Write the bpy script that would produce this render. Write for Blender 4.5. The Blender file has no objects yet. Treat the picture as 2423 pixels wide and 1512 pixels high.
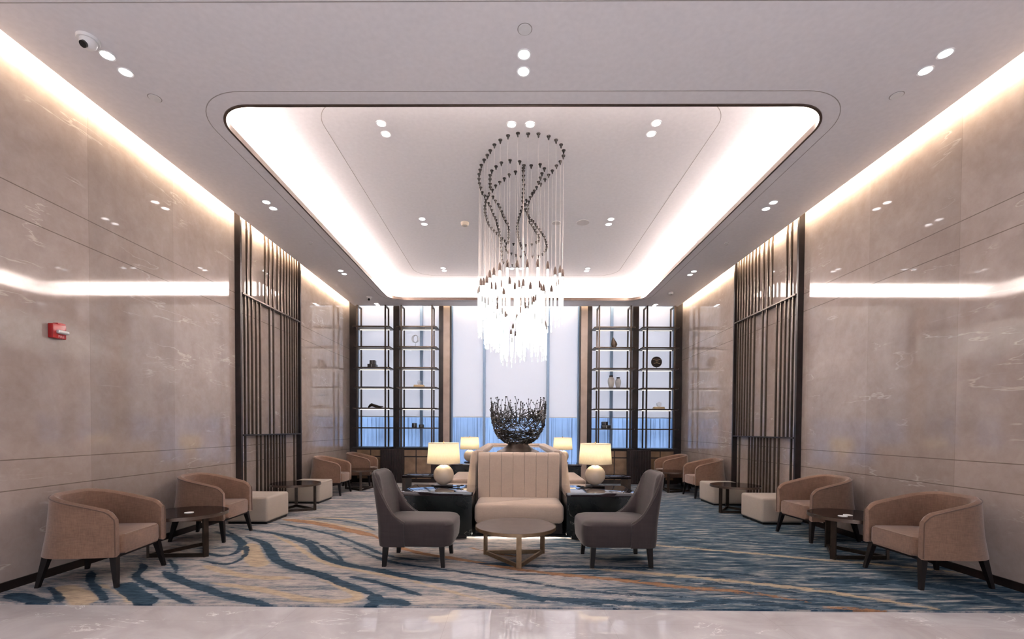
import bpy, bmesh, math, random
import numpy as np
from mathutils import Vector, Matrix
random.seed(7)
PI = math.pi
scene = bpy.context.scene
C = scene.collection

# ---------------------------------------------------------------- camera
cd = bpy.data.cameras.new('camera'); cam = bpy.data.objects.new('camera', cd); C.objects.link(cam)
cd.sensor_fit = 'HORIZONTAL'; cd.sensor_width = 36.0; cd.lens = 16.343
cd.shift_x = 0.00423; cd.shift_y = 0.1159; cd.clip_start = 0.05; cd.clip_end = 200
cam.matrix_world = (Matrix.Translation((-0.0754, 0, 1.4)) @ Matrix.Rotation(0.0093, 4, 'Z')
                    @ Matrix.Rotation(PI / 2 - 0.0201, 4, 'X') @ Matrix.Rotation(0.0052, 4, 'Z'))
scene.camera = cam

# ---------------------------------------------------------------- dimensions of the hall (metres)
W = 4.385      # half width at the marble walls
E = 4.233      # half width of the lowered ceiling (slot to the wall)
H = 4.61       # lowered ceiling
HD = 5.0       # raised ceiling panel
YB = 12.45     # window plane
YF = -5.0      # lobby end wall behind the camera
YC = 3.62      # edge of the carpet
RX, RY0, RY1 = 3.15, 4.66, 11.65   # ceiling opening

# ---------------------------------------------------------------- world, exposure
world = bpy.data.worlds.new('world'); scene.world = world; world.use_nodes = True
bg = world.node_tree.nodes['Background']
bg.inputs['Color'].default_value = (0.66, 0.80, 1.0, 1); bg.inputs['Strength'].default_value = 6.3
vs = scene.view_settings
scene.display_settings.display_device = 'sRGB'
vs.view_transform = 'Standard'; vs.look = 'None'; vs.gamma = 1.0; vs.use_curve_mapping = False
vs.exposure = 1.15

def area(name, loc, size, energy, color, rot=(0, 0, 0), spread=PI):
    d = bpy.data.lights.new(name, 'AREA'); d.shape = 'RECTANGLE'; d.size, d.size_y = size
    d.energy = energy; d.color = color; d.spread = spread
    o = bpy.data.objects.new(name, d); C.objects.link(o); o.location = loc; o.rotation_euler = rot
    return o
WARM = (1.0, 0.80, 0.58); SOFT = (1.0, 0.87, 0.75); NEUT = (1.0, 0.94, 0.96)
# cove strips on the ledge of the raised ceiling, facing up and inwards
KC = 58.0
zc = H + 0.125
area('cove_strip', (-RX - 0.075, 8.15, zc), (0.05, 6.5), 6.5 * KC, SOFT, (0, PI - 0.8, 0))
area('cove_strip', (RX + 0.075, 8.15, zc), (0.05, 6.5), 6.5 * KC, SOFT, (0, PI + 0.8, 0))
area('cove_strip', (0, RY0 - 0.075, zc), (5.8, 0.05), 5.8 * KC * .55, SOFT, (PI + 0.8, 0, 0))
area('cove_strip', (0, RY1 + 0.075, zc), (5.8, 0.05), 5.8 * KC, SOFT, (PI - 0.8, 0, 0))
# slots between the lowered ceiling and the walls
KS = 9.0
for s in (-1, 1):
    area('slot_strip', (s * (E - 0.014), 4.0, H + 0.128), (0.03, 16.4), 16.4 * KS, WARM, (0, s * (-PI / 2 + 0.75), 0))
area('slot_strip', (0, 12.206, H + 0.128), (8.3, 0.03), 8.3 * 2.6, WARM, (PI / 2 - 0.75, 0, 0))
# added fill lights under the lobby ceiling, unseen behind the camera
for x in (-2.2, 2.2):
    area('lobby_ceiling_fill', (x, -1.2, H - 0.03), (1.6, 3.0), 88, (0.94, 0.93, 1.0), spread=1.9)
# added cool frontal fill before the solid lobby end wall, unseen
area('lobby_front_fill', (0, YF + .1, 2.2), (8.0, 4.0), 120, (0.86, 0.90, 1.0), (PI / 2, 0, 0))
# glow below the island
area('island_glow', (-1.0, 5.98, 0.045), (0.8, 0.03), 1.2, SOFT, (-0.7, 0, 0))
area('island_glow', (1.02, 5.98, 0.045), (0.8, 0.03), 1.2, SOFT, (-0.7, 0, 0))
area('island_glow', (0.01, 5.98, 0.045), (1.1, 0.03), 2.0, SOFT, (-0.7, 0, 0))
PENDANT_POINTS = [(0.101, 5.738), (-0.023, 5.732), (-0.144, 5.776), (-0.24, 5.864), (-0.318, 5.959), (-0.376, 6.079), (-0.42, 6.182), (-0.468, 6.288), (-0.514, 6.412), (-0.538, 6.529), (-0.56, 6.64), (-0.57, 6.76), (-0.571, 6.882), (-0.562, 7.003), (-0.549, 7.137), (-0.515, 7.242), (-0.504, 7.364), (-0.516, 7.453), (-0.533, 7.575), (-0.539, 7.684), (-0.543, 7.807), (-0.538, 7.915), (-0.531, 8.026), (-0.514, 8.164), (-0.499, 8.278), (-0.463, 8.388), (-0.423, 8.496), (-0.379, 8.594), (-0.335, 8.712), (-0.28, 8.838), (-0.233, 8.939), (-0.205, 9.072), (-0.226, 9.229), (-0.213, 9.396), (-0.175, 9.511), (-0.107, 9.591), (-0.014, 9.678), (0.084, 9.755), (-0.12, 6.297), (-0.239, 6.355), (-0.314, 6.446), (-0.377, 6.549), (-0.405, 6.663), (-0.411, 6.774), (-0.417, 6.896), (-0.417, 6.994), (-0.39, 7.066), (-0.389, 7.27), (-0.354, 7.395), (-0.314, 7.512), (-0.291, 7.625), (-0.267, 7.757), (-0.25, 7.878), (-0.228, 7.98), (-0.205, 8.105), (-0.177, 8.21), (-0.161, 8.338), (-0.153, 8.466), (-0.151, 8.58), (-0.153, 8.689), (-0.16, 8.815), (-0.167, 9.01), (-0.046, 6.574), (-0.134, 6.645), (-0.205, 6.75), (-0.273, 6.846), (-0.337, 6.946), (-0.44, 7.17), (-0.474, 7.276), (-0.466, 7.476), (-0.445, 7.585), (-0.426, 7.711), (-0.41, 7.853), (-0.384, 7.962), (-0.371, 8.075), (-0.362, 8.199), (-0.348, 8.31), (-0.338, 8.441), (-0.327, 8.559), (-0.328, 8.703), (-0.302, 8.824), (-0.303, 8.963), (-0.304, 9.106), (-0.307, 9.279), (-0.307, 9.486), (-0.308, 9.701), (-0.308, 9.956), (-0.281, 10.103), (-0.198, 10.205), (-0.091, 10.266), (0.228, 5.742), (0.355, 5.79), (0.454, 5.865), (0.526, 5.96), (0.571, 6.08), (0.581, 6.196), (0.554, 6.325), (0.512, 6.427), (0.466, 6.549), (0.423, 6.655), (0.38, 6.768), (0.327, 6.896), (0.272, 6.988), (0.243, 7.089), (0.215, 7.193), (0.189, 7.285), (0.171, 7.427), (0.156, 7.541), (0.164, 7.666), (0.159, 7.78), (0.176, 7.888), (0.2, 7.987), (0.241, 8.062), (0.272, 8.119), (0.313, 8.228), (0.352, 8.34), (0.398, 8.443), (0.437, 8.557), (0.471, 8.652), (0.508, 8.763), (0.536, 8.904), (0.559, 9.017), (0.58, 9.137), (0.595, 9.261), (0.59, 9.388), (0.563, 9.497), (0.532, 9.626), (0.453, 9.725), (0.333, 9.765), (0.167, 6.422), (0.288, 6.396), (0.352, 6.495), (0.326, 6.617), (0.311, 6.728), (0.29, 6.843), (0.221, 7.154), (0.134, 7.379), (0.111, 7.508), (0.056, 7.728), (0.042, 7.852), (0.025, 7.972), (0.016, 8.085), (0.007, 8.198), (0.002, 8.329), (0.003, 8.44), (0.012, 8.571), (0.017, 8.689), (0.026, 8.81), (0.039, 8.938), (0.06, 9.057), (0.077, 9.178), (0.103, 9.303), (0.147, 9.499), (0.181, 9.644), (0.008, 6.325), (0.068, 6.419), (0.063, 6.487), (0.063, 6.554), (0.069, 6.676), (0.069, 6.795), (0.081, 6.923), (0.078, 7.046), (0.075, 7.166), (0.075, 7.291), (0.075, 7.411), (0.073, 7.601), (0.121, 7.686), (0.157, 7.816), (0.183, 7.943), (0.21, 8.131), (0.249, 8.24), (0.286, 8.357), (0.318, 8.46), (0.352, 8.57), (0.392, 8.679), (0.41, 8.799), (0.418, 8.946), (0.373, 9.017), (0.289, 9.119), (0.176, 9.163), (-0.067, 9.105)]
DARK_BANDS = [([(-4.05, 6.46), (-3.31, 6.17), (-2.89, 5.89), (-2.5, 5.56), (-2.27, 5.18), (-2.01, 4.89), (-1.72, 4.69), (-1.38, 4.55), (-0.89, 4.26), (-0.67, 4.23), (-0.14, 3.98), (0.33, 3.75), (0.77, 3.64)], 0.05), ([(-2.94, 5.99), (-2.52, 5.68), (-2.19, 5.33), (-1.95, 5.02), (-1.81, 4.77)], 0.022), ([(-3.5, 5.92), (-3.09, 5.62), (-2.82, 5.24), (-2.58, 4.87), (-2.28, 4.61), (-1.9, 4.41), (-1.61, 4.15), (-1.4, 4.0), (-1.22, 3.86)], 0.055), ([(-1.22, 3.86), (-1.15, 3.71), (-0.94, 3.72)], 0.06), ([(-1.21, 3.61), (-1.09, 3.77), (-0.89, 3.65)], 0.05), ([(-1.6, 4.34), (-1.36, 4.23), (-1.0, 3.99), (-0.82, 3.85)], 0.03), ([(-2.19, 5.65), (-1.78, 5.27), (-1.42, 4.84), (-0.97, 4.68)], 0.012), ([(-3.55, 6.77), (-2.98, 6.44), (-2.34, 6.01), (-1.78, 5.42), (-1.43, 5.04), (-1.01, 4.89)], 0.028), ([(-3.24, 7.17), (-2.74, 7.05), (-2.24, 6.7), (-1.94, 6.32)], 0.022), ([(-3.44, 4.45), (-3.18, 4.24), (-2.8, 4.02), (-2.4, 3.79), (-1.96, 3.61)], 0.05), ([(-3.69, 4.84), (-3.42, 4.59), (-3.27, 4.37)], 0.02), ([(-3.9, 4.73), (-3.7, 4.54), (-3.61, 4.27), (-3.17, 4.01), (-2.79, 3.74), (-2.59, 3.63)], 0.035), ([(-4.18, 4.48), (-3.86, 4.11), (-3.57, 3.89), (-3.29, 3.64)], 0.03), ([(-4.11, 3.99), (-3.86, 3.82), (-3.65, 3.63)], 0.028), ([(-4.26, 3.81), (-4.0, 3.72), (-3.76, 3.62)], 0.06), ([(-3.54, 4.08), (-3.21, 3.83), (-2.94, 3.63)], 0.08), ([(-3.59, 5.19), (-3.2, 4.96), (-3.13, 5.14), (-3.31, 5.52), (-3.61, 5.88), (-4.07, 6.2)], 0.03), ([(-3.36, 4.85), (-2.96, 4.65), (-2.94, 4.91), (-3.09, 5.26), (-3.43, 5.73), (-4.07, 6.38)], 0.025), ([(-2.04, 5.49), (-1.34, 4.8), (-0.71, 4.57), (-0.01, 4.28), (0.6, 3.96), (1.42, 3.88)], 0.022), ([(-0.53, 4.82), (0.43, 4.7), (1.73, 4.68), (2.33, 4.43)], 0.04), ([(-0.02, 3.81), (0.57, 3.79), (1.22, 3.65), (1.78, 3.85), (2.41, 3.57)], 0.05), ([(1.47, 4.32), (2.26, 4.07), (2.84, 3.69)], 0.03), ([(2.69, 4.35), (3.47, 4.33), (3.95, 4.15), (3.99, 3.72)], 0.09), ([(2.09, 6.06), (3.51, 5.66), (4.52, 5.42), (5.18, 5.26)], 0.05)]
RUST_BANDS = [([(-3.56, 7.03), (-3.19, 6.91), (-2.7, 6.62), (-2.21, 6.26), (-1.83, 5.97)], 0.075), ([(-2.37, 6.43), (-1.85, 6.01), (-1.27, 5.25), (-0.57, 4.93), (-0.01, 4.59), (0.67, 4.38), (1.28, 4.2), (1.4, 4.12), (1.93, 4.03), (2.34, 3.8)], 0.04), ([(-0.59, 5.47), (-0.32, 5.22), (-0.0, 5.05)], 0.02), ([(2.38, 3.68), (2.88, 3.6)], 0.02)]
GOLD_BANDS = [([(0.41, 6.01), (1.91, 5.54), (2.64, 5.3), (3.15, 5.08), (3.77, 4.89), (4.4, 4.61)], 0.03), ([(0.59, 4.7), (1.52, 4.45), (1.99, 4.29), (2.54, 4.11), (2.89, 3.91), (3.27, 3.67)], 0.04), ([(-4.01, 3.99), (-3.7, 3.82), (-3.45, 3.64)], 0.09), ([(-3.73, 4.07), (-3.32, 3.83), (-3.09, 3.63)], 0.02), ([(-3.19, 4.65), (-2.81, 4.44), (-2.48, 4.29), (-2.12, 4.28)], 0.05), ([(-2.78, 4.14), (-2.4, 4.02), (-2.14, 3.94), (-1.76, 3.74), (-1.41, 3.71), (-1.31, 3.82), (-1.53, 4.04), (-1.84, 4.26)], 0.045), ([(-3.23, 5.54), (-2.86, 4.96), (-2.61, 4.66)], 0.1), ([(-3.21, 6.03), (-2.66, 5.51), (-2.23, 4.98), (-1.89, 4.68), (-1.44, 4.47), (-0.88, 4.17)], 0.03), ([(-1.08, 4.3), (-0.5, 3.9), (-0.08, 3.62)], 0.02), ([(-3.31, 7.17), (-2.79, 7.19), (-2.17, 6.88)], 0.03), ([(-3.51, 7.06), (-2.94, 6.92), (-2.36, 6.52), (-1.9, 6.22)], 0.03)]

# ---------------------------------------------------------------- node helpers
def new_mat(name):
    m = bpy.data.materials.new(name); m.use_nodes = True
    nt = m.node_tree; b = nt.nodes['Principled BSDF']
    return m, nt, b
def N(nt, t, **k):
    n = nt.nodes.new(t)
    for a, v in k.items(): setattr(n, a, v)
    return n
def setin(n, **k):
    for a, v in k.items(): n.inputs[a.replace('_', ' ')].default_value = v
def math_(nt, op, a, b=None, c=None, clamp=False):
    n = nt.nodes.new('ShaderNodeMath'); n.operation = op; n.use_clamp = clamp
    for i, v in enumerate((a, b, c)):
        if v is None: continue
        if isinstance(v, (int, float)): n.inputs[i].default_value = v
        else: nt.links.new(v, n.inputs[i])
    return n.outputs[0]
def ramp(nt, fac, stops, interp='LINEAR'):
    n = nt.nodes.new('ShaderNodeValToRGB'); n.color_ramp.interpolation = interp
    el = n.color_ramp.elements
    while len(el) < len(stops): el.new(0.5)
    for e, (p, c) in zip(el, stops):
        e.position = p; e.color = (*c, 1) if len(c) == 3 else c
    nt.links.new(fac, n.inputs[0]); return n.outputs[0]
def mix(nt, fac, a, b):
    n = nt.nodes.new('ShaderNodeMix'); n.data_type = 'RGBA'
    for i, v in ((0, fac), (6, a), (7, b)):
        if isinstance(v, (int, float)): n.inputs[i].default_value = v
        elif isinstance(v, tuple): n.inputs[i].default_value = (*v, 1)
        else: nt.links.new(v, n.inputs[i])
    return n.outputs[2]
def maprange(nt, v, a, b, c=0.0, d=1.0, smooth=True):
    n = nt.nodes.new('ShaderNodeMapRange'); n.interpolation_type = 'SMOOTHSTEP' if smooth else 'LINEAR'
    nt.links.new(v, n.inputs[0])
    for i, x in zip((1, 2, 3, 4), (a, b, c, d)): n.inputs[i].default_value = x
    return n.outputs[0]
def coords(nt, scale=(1, 1, 1), kind='Object', rot=(0, 0, 0)):
    t = nt.nodes.new('ShaderNodeTexCoord'); mp = nt.nodes.new('ShaderNodeMapping')
    mp.inputs['Scale'].default_value = scale; mp.inputs['Rotation'].default_value = rot
    nt.links.new(t.outputs[kind], mp.inputs[0]); return mp.outputs[0]
def noise(nt, vec, scale, detail=3, rough=0.5, dist=0.0):
    n = nt.nodes.new('ShaderNodeTexNoise'); setin(n, Scale=scale, Detail=detail, Roughness=rough, Distortion=dist)
    nt.links.new(vec, n.inputs['Vector']); return n.outputs[0]
def bump(nt, b, h, strength, dist=0.01):
    n = nt.nodes.new('ShaderNodeBump'); setin(n, Strength=strength, Distance=dist)
    nt.links.new(h, n.inputs['Height']); nt.links.new(n.outputs[0], b.inputs['Normal'])
def plain(name, col, rough=0.5, metal=0.0, var=0.0, scale=20, spec=0.5, coat=0.0):
    m, nt, b = new_mat(name); setin(b, Roughness=rough, Metallic=metal)
    b.inputs['Specular IOR Level'].default_value = spec; b.inputs['Coat Weight'].default_value = coat
    b.inputs['Coat Roughness'].default_value = 0.05
    v = noise(nt, coords(nt), scale, 4)
    k = max(var, 0.03)
    lo = tuple(c * (1 - k) for c in col); hi = tuple(min(1, c * (1 + k)) for c in col)
    nt.links.new(ramp(nt, v, [(0.3, lo), (0.7, hi)]), b.inputs['Base Color'])
    return m
def fabric(name, col, var=0.12, scale=260, rough=0.9, sheen=0.3, bstr=0.35):
    m, nt, b = new_mat(name); setin(b, Roughness=rough)
    b.inputs['Specular IOR Level'].default_value = 0.25
    b.inputs['Sheen Weight'].default_value = sheen; b.inputs['Sheen Roughness'].default_value = 0.5
    w1 = noise(nt, coords(nt, (1, 1, .12)), scale, 2); w2 = noise(nt, coords(nt, (.12, .12, 1)), scale, 2)
    w = math_(nt, 'ADD', math_(nt, 'MULTIPLY', w1, .5), math_(nt, 'MULTIPLY', w2, .5))
    big = noise(nt, coords(nt), 7, 3)
    f = math_(nt, 'ADD', math_(nt, 'MULTIPLY', w, .75), math_(nt, 'MULTIPLY', big, .25))
    lo = tuple(c * (1 - var) for c in col); hi = tuple(min(1, c * (1 + var)) for c in col)
    nt.links.new(ramp(nt, f, [(0.35, lo), (0.65, hi)]), b.inputs['Base Color'])
    bump(nt, b, w, bstr, 0.002)
    return m
def emit(name, col, strength):
    m, nt, b = new_mat(name); b.inputs['Base Color'].default_value = (*col, 1)
    b.inputs['Emission Color'].default_value = (*col, 1); b.inputs['Emission Strength'].default_value = strength
    return m

# ---------------------------------------------------------------- materials
def marble_wall():
    m, nt, b = new_mat('beige_marble'); setin(b, Roughness=0.04)
    b.inputs['Specular IOR Level'].default_value = 0.6
    v = coords(nt)
    sep = N(nt, 'ShaderNodeSeparateXYZ'); nt.links.new(v, sep.inputs[0]); y, z = sep.outputs[1], sep.outputs[2]
    cloud = noise(nt, v, 1.1, 8, 0.62, 0.7)
    fine = noise(nt, v, 9, 6, 0.65, 0.3)
    f = math_(nt, 'ADD', math_(nt, 'MULTIPLY', cloud, .65), math_(nt, 'MULTIPLY', fine, .35))
    base = ramp(nt, f, [(0.30, (.290, .232, .205)), (0.5, (.365, .302, .271)), (0.72, (.45, .388, .355))])
    # each slab has its own tone
    slab = math_(nt, 'FLOOR', math_(nt, 'DIVIDE', y, 1.18))
    wn = N(nt, 'ShaderNodeTexWhiteNoise', noise_dimensions='1D'); nt.links.new(slab, wn.inputs['W'])
    tone = maprange(nt, wn.outputs[0], 0, 1, .90, 1.07, False)
    # white veins: ridged noise kept to a few places
    def vein(scale, w, rot, seed_lo, seed_hi):
        nn = noise(nt, coords(nt, (1, .28, 1.5), rot=rot), scale, 5, .55, .25)
        r = math_(nt, 'ABSOLUTE', math_(nt, 'SUBTRACT', nn, .5))
        r = maprange(nt, r, 0, w, 1, 0)
        k = maprange(nt, noise(nt, v, .75 * scale, 3), seed_lo, seed_hi)
        return math_(nt, 'MULTIPLY', r, k)
    ve = math_(nt, 'ADD', vein(1.3, .008, (.62, 0, 0), .52, .62), vein(2.4, .010, (-.45, 0, 0), .57, .68), clamp=True)
    col = mix(nt, math_(nt, 'MULTIPLY', ve, .38), base, (.74, .68, .62))
    hs = N(nt, 'ShaderNodeVectorMath', operation='SCALE'); nt.links.new(col, hs.inputs[0]); nt.links.new(tone, hs.inputs['Scale'])
    # joints
    def line(src, at, w):
        return maprange(nt, math_(nt, 'ABSOLUTE', math_(nt, 'SUBTRACT', src, at)), w, w * 1.6, 1, 0)
    j = None
    for a in (3.49, 3.22, 1.11, 0.845):
        l = line(z, a, .0035); j = l if j is None else math_(nt, 'MAXIMUM', j, l)
    fy = math_(nt, 'MULTIPLY', math_(nt, 'FRACT', math_(nt, 'DIVIDE', y, 1.18)), 1.18)
    jv = math_(nt, 'MULTIPLY', maprange(nt, fy, .003, .005, 1, 0), .35)
    j = math_(nt, 'MAXIMUM', j, jv)
    fin = mix(nt, math_(nt, 'MULTIPLY', j, .7), hs.outputs[0], (.10, .075, .06))
    nt.links.new(fin, b.inputs['Base Color'])
    return m
def marble_floor():
    m, nt, b = new_mat('pale_polished_marble'); setin(b, Roughness=0.025)
    b.inputs['Specular IOR Level'].default_value = 1.0
    v = coords(nt, (1, 1, 1)); cl = noise(nt, v, 1.6, 8, .6, .8)
    base = ramp(nt, cl, [(0.3, (.40, .365, .36)), (0.55, (.50, .47, .465)), (0.75, (.62, .60, .60))])
    nn = noise(nt, coords(nt, (.6, 1.5, 1), rot=(0, 0, .4)), 2.2, 7, .6, 1.0)
    r = maprange(nt, math_(nt, 'ABSOLUTE', math_(nt, 'SUBTRACT', nn, .5)), 0, .012, 1, 0)
    r = math_(nt, 'MULTIPLY', r, maprange(nt, noise(nt, v, 1.9, 2), .5, .65))
    col = mix(nt, math_(nt, 'MULTIPLY', r, .7), base, (.85, .83, .82))
    sep = N(nt, 'ShaderNodeSeparateXYZ'); nt.links.new(v, sep.inputs[0])
    def tl(s, p, off):
        f = math_(nt, 'MULTIPLY', math_(nt, 'FRACT', math_(nt, 'DIVIDE', math_(nt, 'ADD', s, off), p)), p)
        return maprange(nt, f, .002, .004, 1, 0)
    j = math_(nt, 'MAXIMUM', tl(sep.outputs[0], 1.2, .55), tl(sep.outputs[1], 1.2, .25))
    col = mix(nt, math_(nt, 'MULTIPLY', j, .4), col, (.30, .27, .25))
    nt.links.new(col, b.inputs['Base Color']); return m
def dark_marble():
    m, nt, b = new_mat('black_green_marble'); setin(b, Roughness=0.25); b.inputs['Specular IOR Level'].default_value = .3
    v = coords(nt)
    base = ramp(nt, noise(nt, v, 3, 6, .6), [(0.3, (.004, .005, .005)), (0.7, (.013, .016, .015))])
    nn = noise(nt, coords(nt, rot=(.3, .8, .2)), 2.4, 6, .55, .8)
    r = maprange(nt, math_(nt, 'ABSOLUTE', math_(nt, 'SUBTRACT', nn, .5)), 0, .008, 1, 0)
    r = math_(nt, 'MULTIPLY', r, maprange(nt, noise(nt, v, 2.1, 2), .48, .62))
    nt.links.new(mix(nt, math_(nt, 'MULTIPLY', r, .6), base, (.22, .22, .19)), b.inputs['Base Color']); return m
def carpet_mat():
    m, nt, b = new_mat('swirl_carpet'); setin(b, Roughness=0.97)
    b.inputs['Specular IOR Level'].default_value = 0.1
    def attr(n):
        a = N(nt, 'ShaderNodeAttribute'); a.attribute_name = n; return a.outputs['Fac']
    v = coords(nt); sep = N(nt, 'ShaderNodeSeparateXYZ'); nt.links.new(v, sep.inputs[0]); x, y = sep.outputs[0], sep.outputs[1]
    st = coords(nt, (.9, 6.5, 1), rot=(0, 0, .16))
    s1 = noise(nt, st, 1.0, 7, .68, .25); s2 = noise(nt, st, 2.6, 6, .7, .2)
    s3 = noise(nt, coords(nt, (3.2, 11, 1), rot=(0, 0, .12)), 2.2, 6, .75)
    grey = ramp(nt, math_(nt, 'ADD', math_(nt, 'MULTIPLY', s1, .5), math_(nt, 'MULTIPLY', s3, .5)),
                [(0.37, (.040, .062, .090)), (0.435, (.130, .145, .165)), (0.49, (.26, .24, .235)), (0.60, (.43, .37, .325))])
    blue = ramp(nt, s2, [(0.35, (.006, .016, .034)), (0.46, (.020, .044, .068)), (0.53, (.070, .095, .115)), (0.61, (.25, .235, .225))])
    side = maprange(nt, math_(nt, 'ADD', x, math_(nt, 'MULTIPLY', math_(nt, 'SUBTRACT', noise(nt, v, .5, 3), .5), 4.0)), -1.2, 2.2, -.09, .22)
    fade = maprange(nt, y, 7.2, 10.0, 0, -.13)
    bm_ = math_(nt, 'ADD', math_(nt, 'ADD', s1, math_(nt, 'MULTIPLY', s3, .25)), math_(nt, 'ADD', side, fade))
    base = mix(nt, maprange(nt, bm_, .66, .74), grey, blue)
    far = maprange(nt, math_(nt, 'ADD', noise(nt, coords(nt, (.5, 7, 1), rot=(0, 0, -.05)), 2.3, 5, .6), maprange(nt, y, 5.8, 7.0, -.2, .03)), .53, .58)
    base = mix(nt, math_(nt, 'MULTIPLY', far, .75), base, (.040, .065, .095))
    wob = math_(nt, 'MULTIPLY', math_(nt, 'SUBTRACT', noise(nt, v, 5, 5, .7), .5), .085)
    streaky = math_(nt, 'MULTIPLY', math_(nt, 'SUBTRACT', s3, .5), maprange(nt, x, -.8, 1.2, .05, .26))
    def band(name, colr, w=.008, k=1.0):
        nonlocal base
        d = math_(nt, 'ADD', math_(nt, 'ADD', attr(name), wob), streaky)
        f = math_(nt, 'MULTIPLY', maprange(nt, d, -w, w, 1, 0), k)
        base = mix(nt, f, base, colr)
    goldc = ramp(nt, s3, [(0.35, (.30, .22, .15)), (0.6, (.48, .36, .22))])
    halo = maprange(nt, math_(nt, 'ADD', attr('dark'), math_(nt, 'MULTIPLY', math_(nt, 'SUBTRACT', s2, .5), .55)), -.02, .05, .8, 0)
    base = mix(nt, halo, base, (.085, .115, .145))
    band('gold', goldc, .018, .72)
    band('rust', ramp(nt, s3, [(0.35, (.12, .06, .035)), (0.62, (.33, .17, .08))]), .010, .92)
    band('dark', ramp(nt, s3, [(0.35, (.005, .016, .030)), (0.6, (.024, .050, .078))]), .007, .96)
    nt.links.new(base, b.inputs['Base Color'])
    bump(nt, b, noise(nt, v, 240, 2), .5, .004)
    return m
M = {}
M['wall'] = marble_wall(); M['floor'] = marble_floor(); M['blackstone'] = dark_marble(); M['carpet'] = carpet_mat()
M['ceiling'] = plain('ceiling_paint', (.785, .77, .795), .85, var=.01, spec=.2)
M['groove'] = plain('shadow_groove', (.36, .34, .33), .9)
M['grille'] = plain('speaker_grille', (.58, .55, .55), .8)
M['bronze'] = plain('dark_bronze_metal', (.045, .032, .024), .35, .7, .15)
M['slat'] = plain('slat_bronze', (.085, .062, .046), .35, .7, .15)
M['trimdark'] = plain('dark_trim_metal', (.10, .07, .055), .35, .6, .1)
M['blackwood'] = plain('black_wood', (.014, .009, .008), .4, 0, .3, 8, spec=.25)
M['darkwood'] = plain('dark_walnut', (.008, .004, .004), .08, 0, .35, 6, spec=.22)
M['pilaster'] = plain('taupe_stone', (.34, .265, .22), .25, 0, .12, 4)
M['stonepanel'] = plain('brown_stone_panel', (.16, .105, .065), .25, 0, .25, 5)
M['tan'] = fabric('tan_woven_fabric', (.180, .104, .069), .24, 150)
M['tanpipe'] = fabric('tan_piping', (.10, .055, .036), .1)
M['taupe'] = fabric('taupe_velvet', (.036, .027, .027), .14, 40, .85, .12, .15)
M['taupepipe'] = fabric('taupe_piping', (.06, .046, .043), .1)
M['cream'] = fabric('cream_fabric', (.43, .335, .268), .07, 220)
M['white'] = fabric('off_white_leatherette', (.40, .345, .29), .05, 200, .6, .1, .1)
M['leg'] = plain('black_brown_leg', (.008, .006, .006), .5, spec=.2)
M['ctop'] = plain('taupe_wood_top', (.060, .045, .041), .5, 0, .15, 6, .15)
M['cbronze'] = plain('brushed_bronze', (.22, .145, .085), .38, .7, .15)
M['glossdark'] = plain('gloss_dark_top', (.020, .014, .018), .04, 0, .2, 5, .8, 1.0)
M['ceramic'] = plain('cream_ceramic', (.50, .42, .33), .35, 0, .02)
M['whiteplastic'] = plain('white_plastic', (.75, .75, .76), .4)
M['black'] = plain('black_plastic', (.006, .006, .006), .3)
M['red'] = plain('red_plastic', (.30, .008, .010), .3)
M['silver'] = plain('silver_plastic', (.6, .6, .6), .3, .4)
M['gold'] = plain('gold_cover', (.55, .42, .25), .4, .2)
M['bluemetal'] = plain('blue_grey_metal', (.20, .30, .44), .45, .2)
M['twig'] = plain('blackened_twig', (.034, .028, .024), .32, .6, .6, 18)
M['card'] = plain('white_card', (.8, .8, .8), .6)
M['led'] = emit('led_line', (1.0, .90, .78), .8)
M['lens'] = emit('downlight_lens', (1.0, .97, .97), 5.0)
M['wire'] = plain('steel_wire', (.62, .56, .52), .3, .5)
M['cap'] = plain('brown_pendant_cap', (.055, .030, .022), .45, .3)
M['mount'] = plain('black_mount', (.010, .008, .008), .5, spec=.2)
def crystal():
    m, nt, b = new_mat('lit_crystal'); setin(b, Roughness=.1)
    b.inputs['Base Color'].default_value = (.9, .95, .95, 1)
    v = coords(nt, (1, 1, .35)); f = noise(nt, v, 55, 3, .7)
    e = ramp(nt, f, [(0.38, (.60, .80, .80)), (0.5, (.88, 1.0, .97)), (0.6, (1, 1, 1))])
    nt.links.new(e, b.inputs['Emission Color'])
    nt.links.new(maprange(nt, f, .4, .62, .08, .48), b.inputs['Emission Strength'])
    return m
M['crystal'] = crystal()
def glassy(name, col, alpha=.45):
    m, nt, b = new_mat(name); setin(b, Roughness=.08)
    b.inputs['Base Color'].default_value = (*col, 1); b.inputs['Alpha'].default_value = alpha
    return m
M['clear'] = glassy('clear_glass', (.75, .82, .86), .28)
M['smoke'] = glassy('smoked_glass', (.52, .50, .47), .72)
def shade_mat():
    m = bpy.data.materials.new('linen_shade'); m.use_nodes = True; nt = m.node_tree; nt.nodes.clear()
    o = N(nt, 'ShaderNodeOutputMaterial'); d = N(nt, 'ShaderNodeBsdfDiffuse'); t = N(nt, 'ShaderNodeBsdfTranslucent'); mx = N(nt, 'ShaderNodeMixShader')
    f = noise(nt, coords(nt, (1, 1, .2)), 120, 2)
    cr = ramp(nt, f, [(.3, (.86, .80, .68)), (.7, (.92, .87, .76))])
    nt.links.new(cr, d.inputs[0]); nt.links.new(cr, t.inputs[0]); mx.inputs[0].default_value = .55
    nt.links.new(d.outputs[0], mx.inputs[1]); nt.links.new(t.outputs[0], mx.inputs[2]); nt.links.new(mx.outputs[0], o.inputs[0])
    return m
M['shade'] = shade_mat()
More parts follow.
